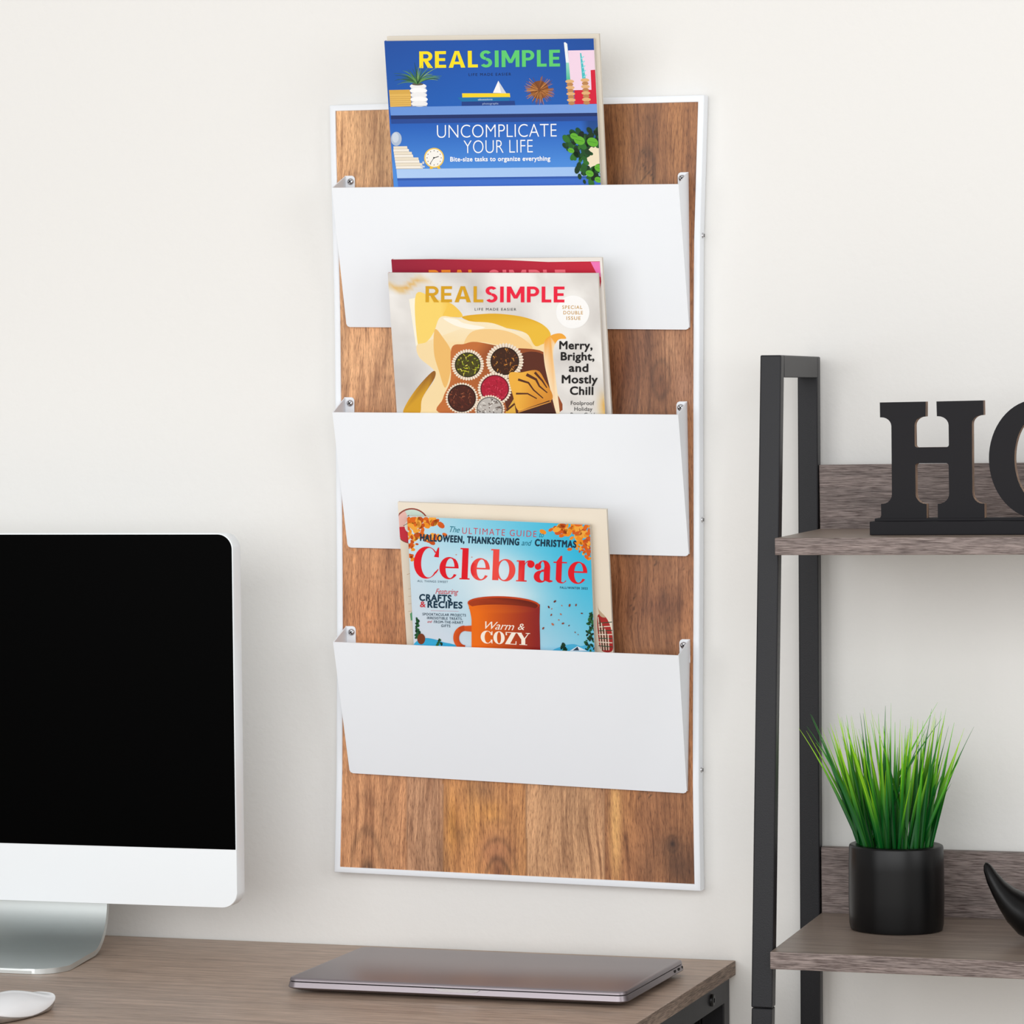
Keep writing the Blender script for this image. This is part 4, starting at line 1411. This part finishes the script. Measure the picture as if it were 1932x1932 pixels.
def letter(name, outline, hole, y0, y1):
    bm = bmesh.new()
    A = [(su(p)[0], y0, su(p)[1]) for p in outline]; B = [(su(p)[0], y1, su(p)[1]) for p in outline]
    if hole is None:
        va = [bm.verts.new(p) for p in A]; vb = [bm.verts.new(p) for p in B]
        f1 = bm.faces.new(va); f2 = bm.faces.new(vb[::-1])
        n = len(va)
        sides = [bm.faces.new((va[i], vb[i], vb[(i + 1) % n], va[(i + 1) % n])) for i in range(n)]
    else:
        C_ = [(su(p)[0], y0, su(p)[1]) for p in hole]; D_ = [(su(p)[0], y1, su(p)[1]) for p in hole]
        va, vb, vc, vd = ([bm.verts.new(p) for p in L] for L in (A, B, C_, D_))
        n = len(va); sides = []
        for i in range(n):
            j = (i + 1) % n
            bm.faces.new((va[i], va[j], vc[j], vc[i])); bm.faces.new((vb[i], vd[i], vd[j], vb[j]))
            sides += [bm.faces.new((va[i], vb[i], vb[j], va[j])), bm.faces.new((vc[i], vc[j], vd[j], vd[i]))]
    for f in sides:
        f.material_index = 1
    return mesh_obj(name, bm, [M_signblack, M_edge], sign, world_space=False)


M_edge = mat('brown_rubbed_edge', (150, 118, 96), 0.7)
t_ = NT(M_edge)
t_.link(t_.mix(lin4((56, 50, 50)), lin4((196, 158, 128)), t_.ramp(t_.noise(t_.coords((700, 1500, 30)), 3), [(0.42, g(0)), (0.62, g(1))]), 'MIX'), t_.b.inputs['Base Color'])
letter('letter', Hp, None, 0.0105, 0.0225)
nO = 64
Oo = [(2035 + 557 * math.cos(t), 782 + 678 * math.sin(t)) for t in np.linspace(0, 2 * math.pi, nO, endpoint=False)]
Oi = [(2035 + 267 * math.cos(t), 782 + 480 * math.sin(t)) for t in np.linspace(0, 2 * math.pi, nO, endpoint=False)]
letter('letter', Oo, Oi, 0.0105, 0.0225)

# ------------------------------------------------------------------ potted grass
PXc, PYc = 0.4262, -0.1130
pz = shelf_z(PXc, PYc, False) + 0.0005
plant = root('potted_grass', (PXc, PYc, pz), 'bright green artificial grass in a round black pot on the lower shelf board', 'potted plant')
bm = bmesh.new()
def oval(r, z, n=56):
    return [(PXc + r * math.cos(2 * math.pi * i / n), PYc + r * 0.88 * math.sin(2 * math.pi * i / n), pz + z) for i in range(n)]
loops(bm, [oval(0.0435, 0.0), oval(0.0450, 0.0006), oval(0.0462, 0.006), oval(0.0468, 0.03), oval(0.0466, 0.06), oval(0.0462, 0.0805), oval(0.0456, 0.0820), oval(0.0446, 0.0826),
           oval(0.0372, 0.0826), oval(0.0362, 0.0818), oval(0.0360, 0.070)], cap1=True)
mesh_obj('pot', bm, M_black, plant, smooth=True, angle=50)
bm = bmesh.new(); loops(bm, [oval(0.0358, 0.0702), oval(0.0358, 0.0745), oval(0.02, 0.0765), oval(0.002, 0.077)]); mesh_obj('filling', bm, M_soil, plant, smooth=True)
M_blade = mat('green_plastic_grass', (60, 140, 30), 0.4, spec=0.4)
t_ = NT(M_blade)
ba = t_.n('ShaderNodeAttribute', attribute_name='blade_tint')
t_.link(ba.outputs['Color'], t_.b.inputs['Base Color'])
t_.b.inputs['Subsurface Weight'].default_value = 0.0
gv, gf, gc = [], [], []
rg = random.Random(21)
def blade(bx, by, tx, ty, tz, wid, bend, bright):
    n = 12
    p0 = Vector((PXc + bx, PYc + by, pz + 0.074)); p2 = Vector((PXc + tx, PYc + ty, pz + tz))
    mid = p0.lerp(p2, 0.55) + Vector((-(p2.x - p0.x) * bend, -(p2.y - p0.y) * bend, 0.010 * bend * 4))
    ang = rg.uniform(-0.9, 0.9)
    wd = Vector((math.cos(ang), math.sin(ang), 0)); fold = Vector((-math.sin(ang), math.cos(ang), 0)) * 0.35
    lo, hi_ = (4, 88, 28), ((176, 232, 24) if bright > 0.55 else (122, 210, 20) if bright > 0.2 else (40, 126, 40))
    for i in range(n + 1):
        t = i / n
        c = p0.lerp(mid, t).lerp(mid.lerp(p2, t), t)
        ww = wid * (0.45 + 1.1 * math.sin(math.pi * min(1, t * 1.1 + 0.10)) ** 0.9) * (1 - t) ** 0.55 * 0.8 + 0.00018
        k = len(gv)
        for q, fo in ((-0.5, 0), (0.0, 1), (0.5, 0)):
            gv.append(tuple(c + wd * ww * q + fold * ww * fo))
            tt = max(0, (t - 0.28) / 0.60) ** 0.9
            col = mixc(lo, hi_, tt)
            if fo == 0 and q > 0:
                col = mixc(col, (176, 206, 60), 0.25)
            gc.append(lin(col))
        if i:
            gf.append((k - 3, k - 2, k + 1, k)); gf.append((k - 2, k - 1, k + 2, k + 1))
PM = 4.95e-4
# the blades whose tips stand out (tip offsets from the pot's middle and heights above the rim), then the tuft
TIPS = [(-192, 227), (-179, 220), (-173, 253), (-168, 252), (-149, 227), (-138, 233), (-130, 230), (-122, 236), (-119, 254), (-109, 249), (-106, 250), (-99, 253), (-97, 249), (-84, 253), (-80, 254), (-71, 265),
        (-61, 259), (-50, 265), (-39, 259), (-33, 258), (-25, 271), (-3, 282), (13, 249), (-8, 238), (-6, 224), (20, 226), (33, 254), (41, 247), (40, 251), (50, 243), (56, 236), (67, 267), (71, 251), (85, 283),
        (84, 261), (92, 251), (88, 255), (104, 273), (102, 259), (108, 238), (114, 242), (141, 236), (158, 238), (52, 216), (52, 224), (79, 263), (-150, 214), (-126, 205), (74, 244), (70, 240), (-112, 240), (-104, 238)]
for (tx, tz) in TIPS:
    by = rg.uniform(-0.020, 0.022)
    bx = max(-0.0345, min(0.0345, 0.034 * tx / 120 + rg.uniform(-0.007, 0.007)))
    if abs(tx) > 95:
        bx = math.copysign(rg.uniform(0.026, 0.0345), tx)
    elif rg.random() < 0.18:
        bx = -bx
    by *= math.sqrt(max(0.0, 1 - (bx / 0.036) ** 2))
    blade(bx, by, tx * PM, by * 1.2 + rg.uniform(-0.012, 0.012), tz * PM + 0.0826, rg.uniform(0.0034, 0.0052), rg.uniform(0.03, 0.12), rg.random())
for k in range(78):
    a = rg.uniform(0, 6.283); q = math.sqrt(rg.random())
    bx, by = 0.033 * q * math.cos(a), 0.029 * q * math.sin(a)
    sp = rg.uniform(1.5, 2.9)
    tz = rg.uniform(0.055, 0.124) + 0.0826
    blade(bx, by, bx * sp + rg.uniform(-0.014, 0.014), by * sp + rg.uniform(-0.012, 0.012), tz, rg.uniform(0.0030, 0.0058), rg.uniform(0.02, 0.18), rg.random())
me = bpy.data.meshes.new('grass_blades')
me.from_pydata(gv, [], gf)
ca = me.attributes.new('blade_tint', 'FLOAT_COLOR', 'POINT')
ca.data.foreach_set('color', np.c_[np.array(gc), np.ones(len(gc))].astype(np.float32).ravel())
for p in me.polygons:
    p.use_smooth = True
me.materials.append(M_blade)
me.transform(plant.matrix_basis.inverted())
link_obj('grass_blades', me, plant)

# ------------------------------------------------------------------ black figurine
FX, FY = 0.640, -0.165
fz = shelf_z(FX, FY, False) + 0.0003
bird = root('figurine', (FX, FY, fz), 'glossy black figurine with an upturned tapering tail on the lower shelf board', 'figurine')
bm = bmesh.new()
sec = [  # x, z centre, half height, half depth
    (0.5222, 0.0742, 0.0006, 0.0006), (0.5225, 0.0726, 0.0026, 0.0028), (0.5240, 0.0690, 0.0046, 0.0052), (0.5285, 0.0600, 0.0068, 0.0082), (0.5350, 0.0500, 0.0090, 0.0115),
    (0.5425, 0.0410, 0.0122, 0.0155), (0.5510, 0.0330, 0.0162, 0.0195), (0.5600, 0.0270, 0.0205, 0.0235), (0.5720, 0.0245, 0.0245, 0.0280), (0.5900, 0.0255, 0.0275, 0.0310),
    (0.6150, 0.0305, 0.0302, 0.0325), (0.6400, 0.0320, 0.0300, 0.0310), (0.6600, 0.0350, 0.0255, 0.0260), (0.6750, 0.0390, 0.0190, 0.0190), (0.6850, 0.0415, 0.0110, 0.0110), (0.6900, 0.0425, 0.0015, 0.0015)]
rings = []
for i, (x, z, h, d) in enumerate(sec):
    j0, j1 = max(i - 1, 0), min(i + 1, len(sec) - 1)
    t = Vector((sec[j1][0] - sec[j0][0], 0, sec[j1][1] - sec[j0][1])).normalized()
    nrm = Vector((-t.z, 0, t.x))
    tilt = 0.75 if x < 0.57 else 0.3
    nrm = nrm.lerp(Vector((0, 0, 1)), 1 - tilt).normalized()
    ring_ = []
    for k in range(24):
        a = 2 * math.pi * k / 24
        p = Vector((x, FY, fz + z)) + nrm * h * math.sin(a) + Vector((0, 1, 0)) * d * math.cos(a)
        p.z = max(p.z, fz)
        ring_.append(tuple(p))
    rings.append(ring_)
loops(bm, rings)
mesh_obj('body', bm, M_black, bird, smooth=True, angle=70)
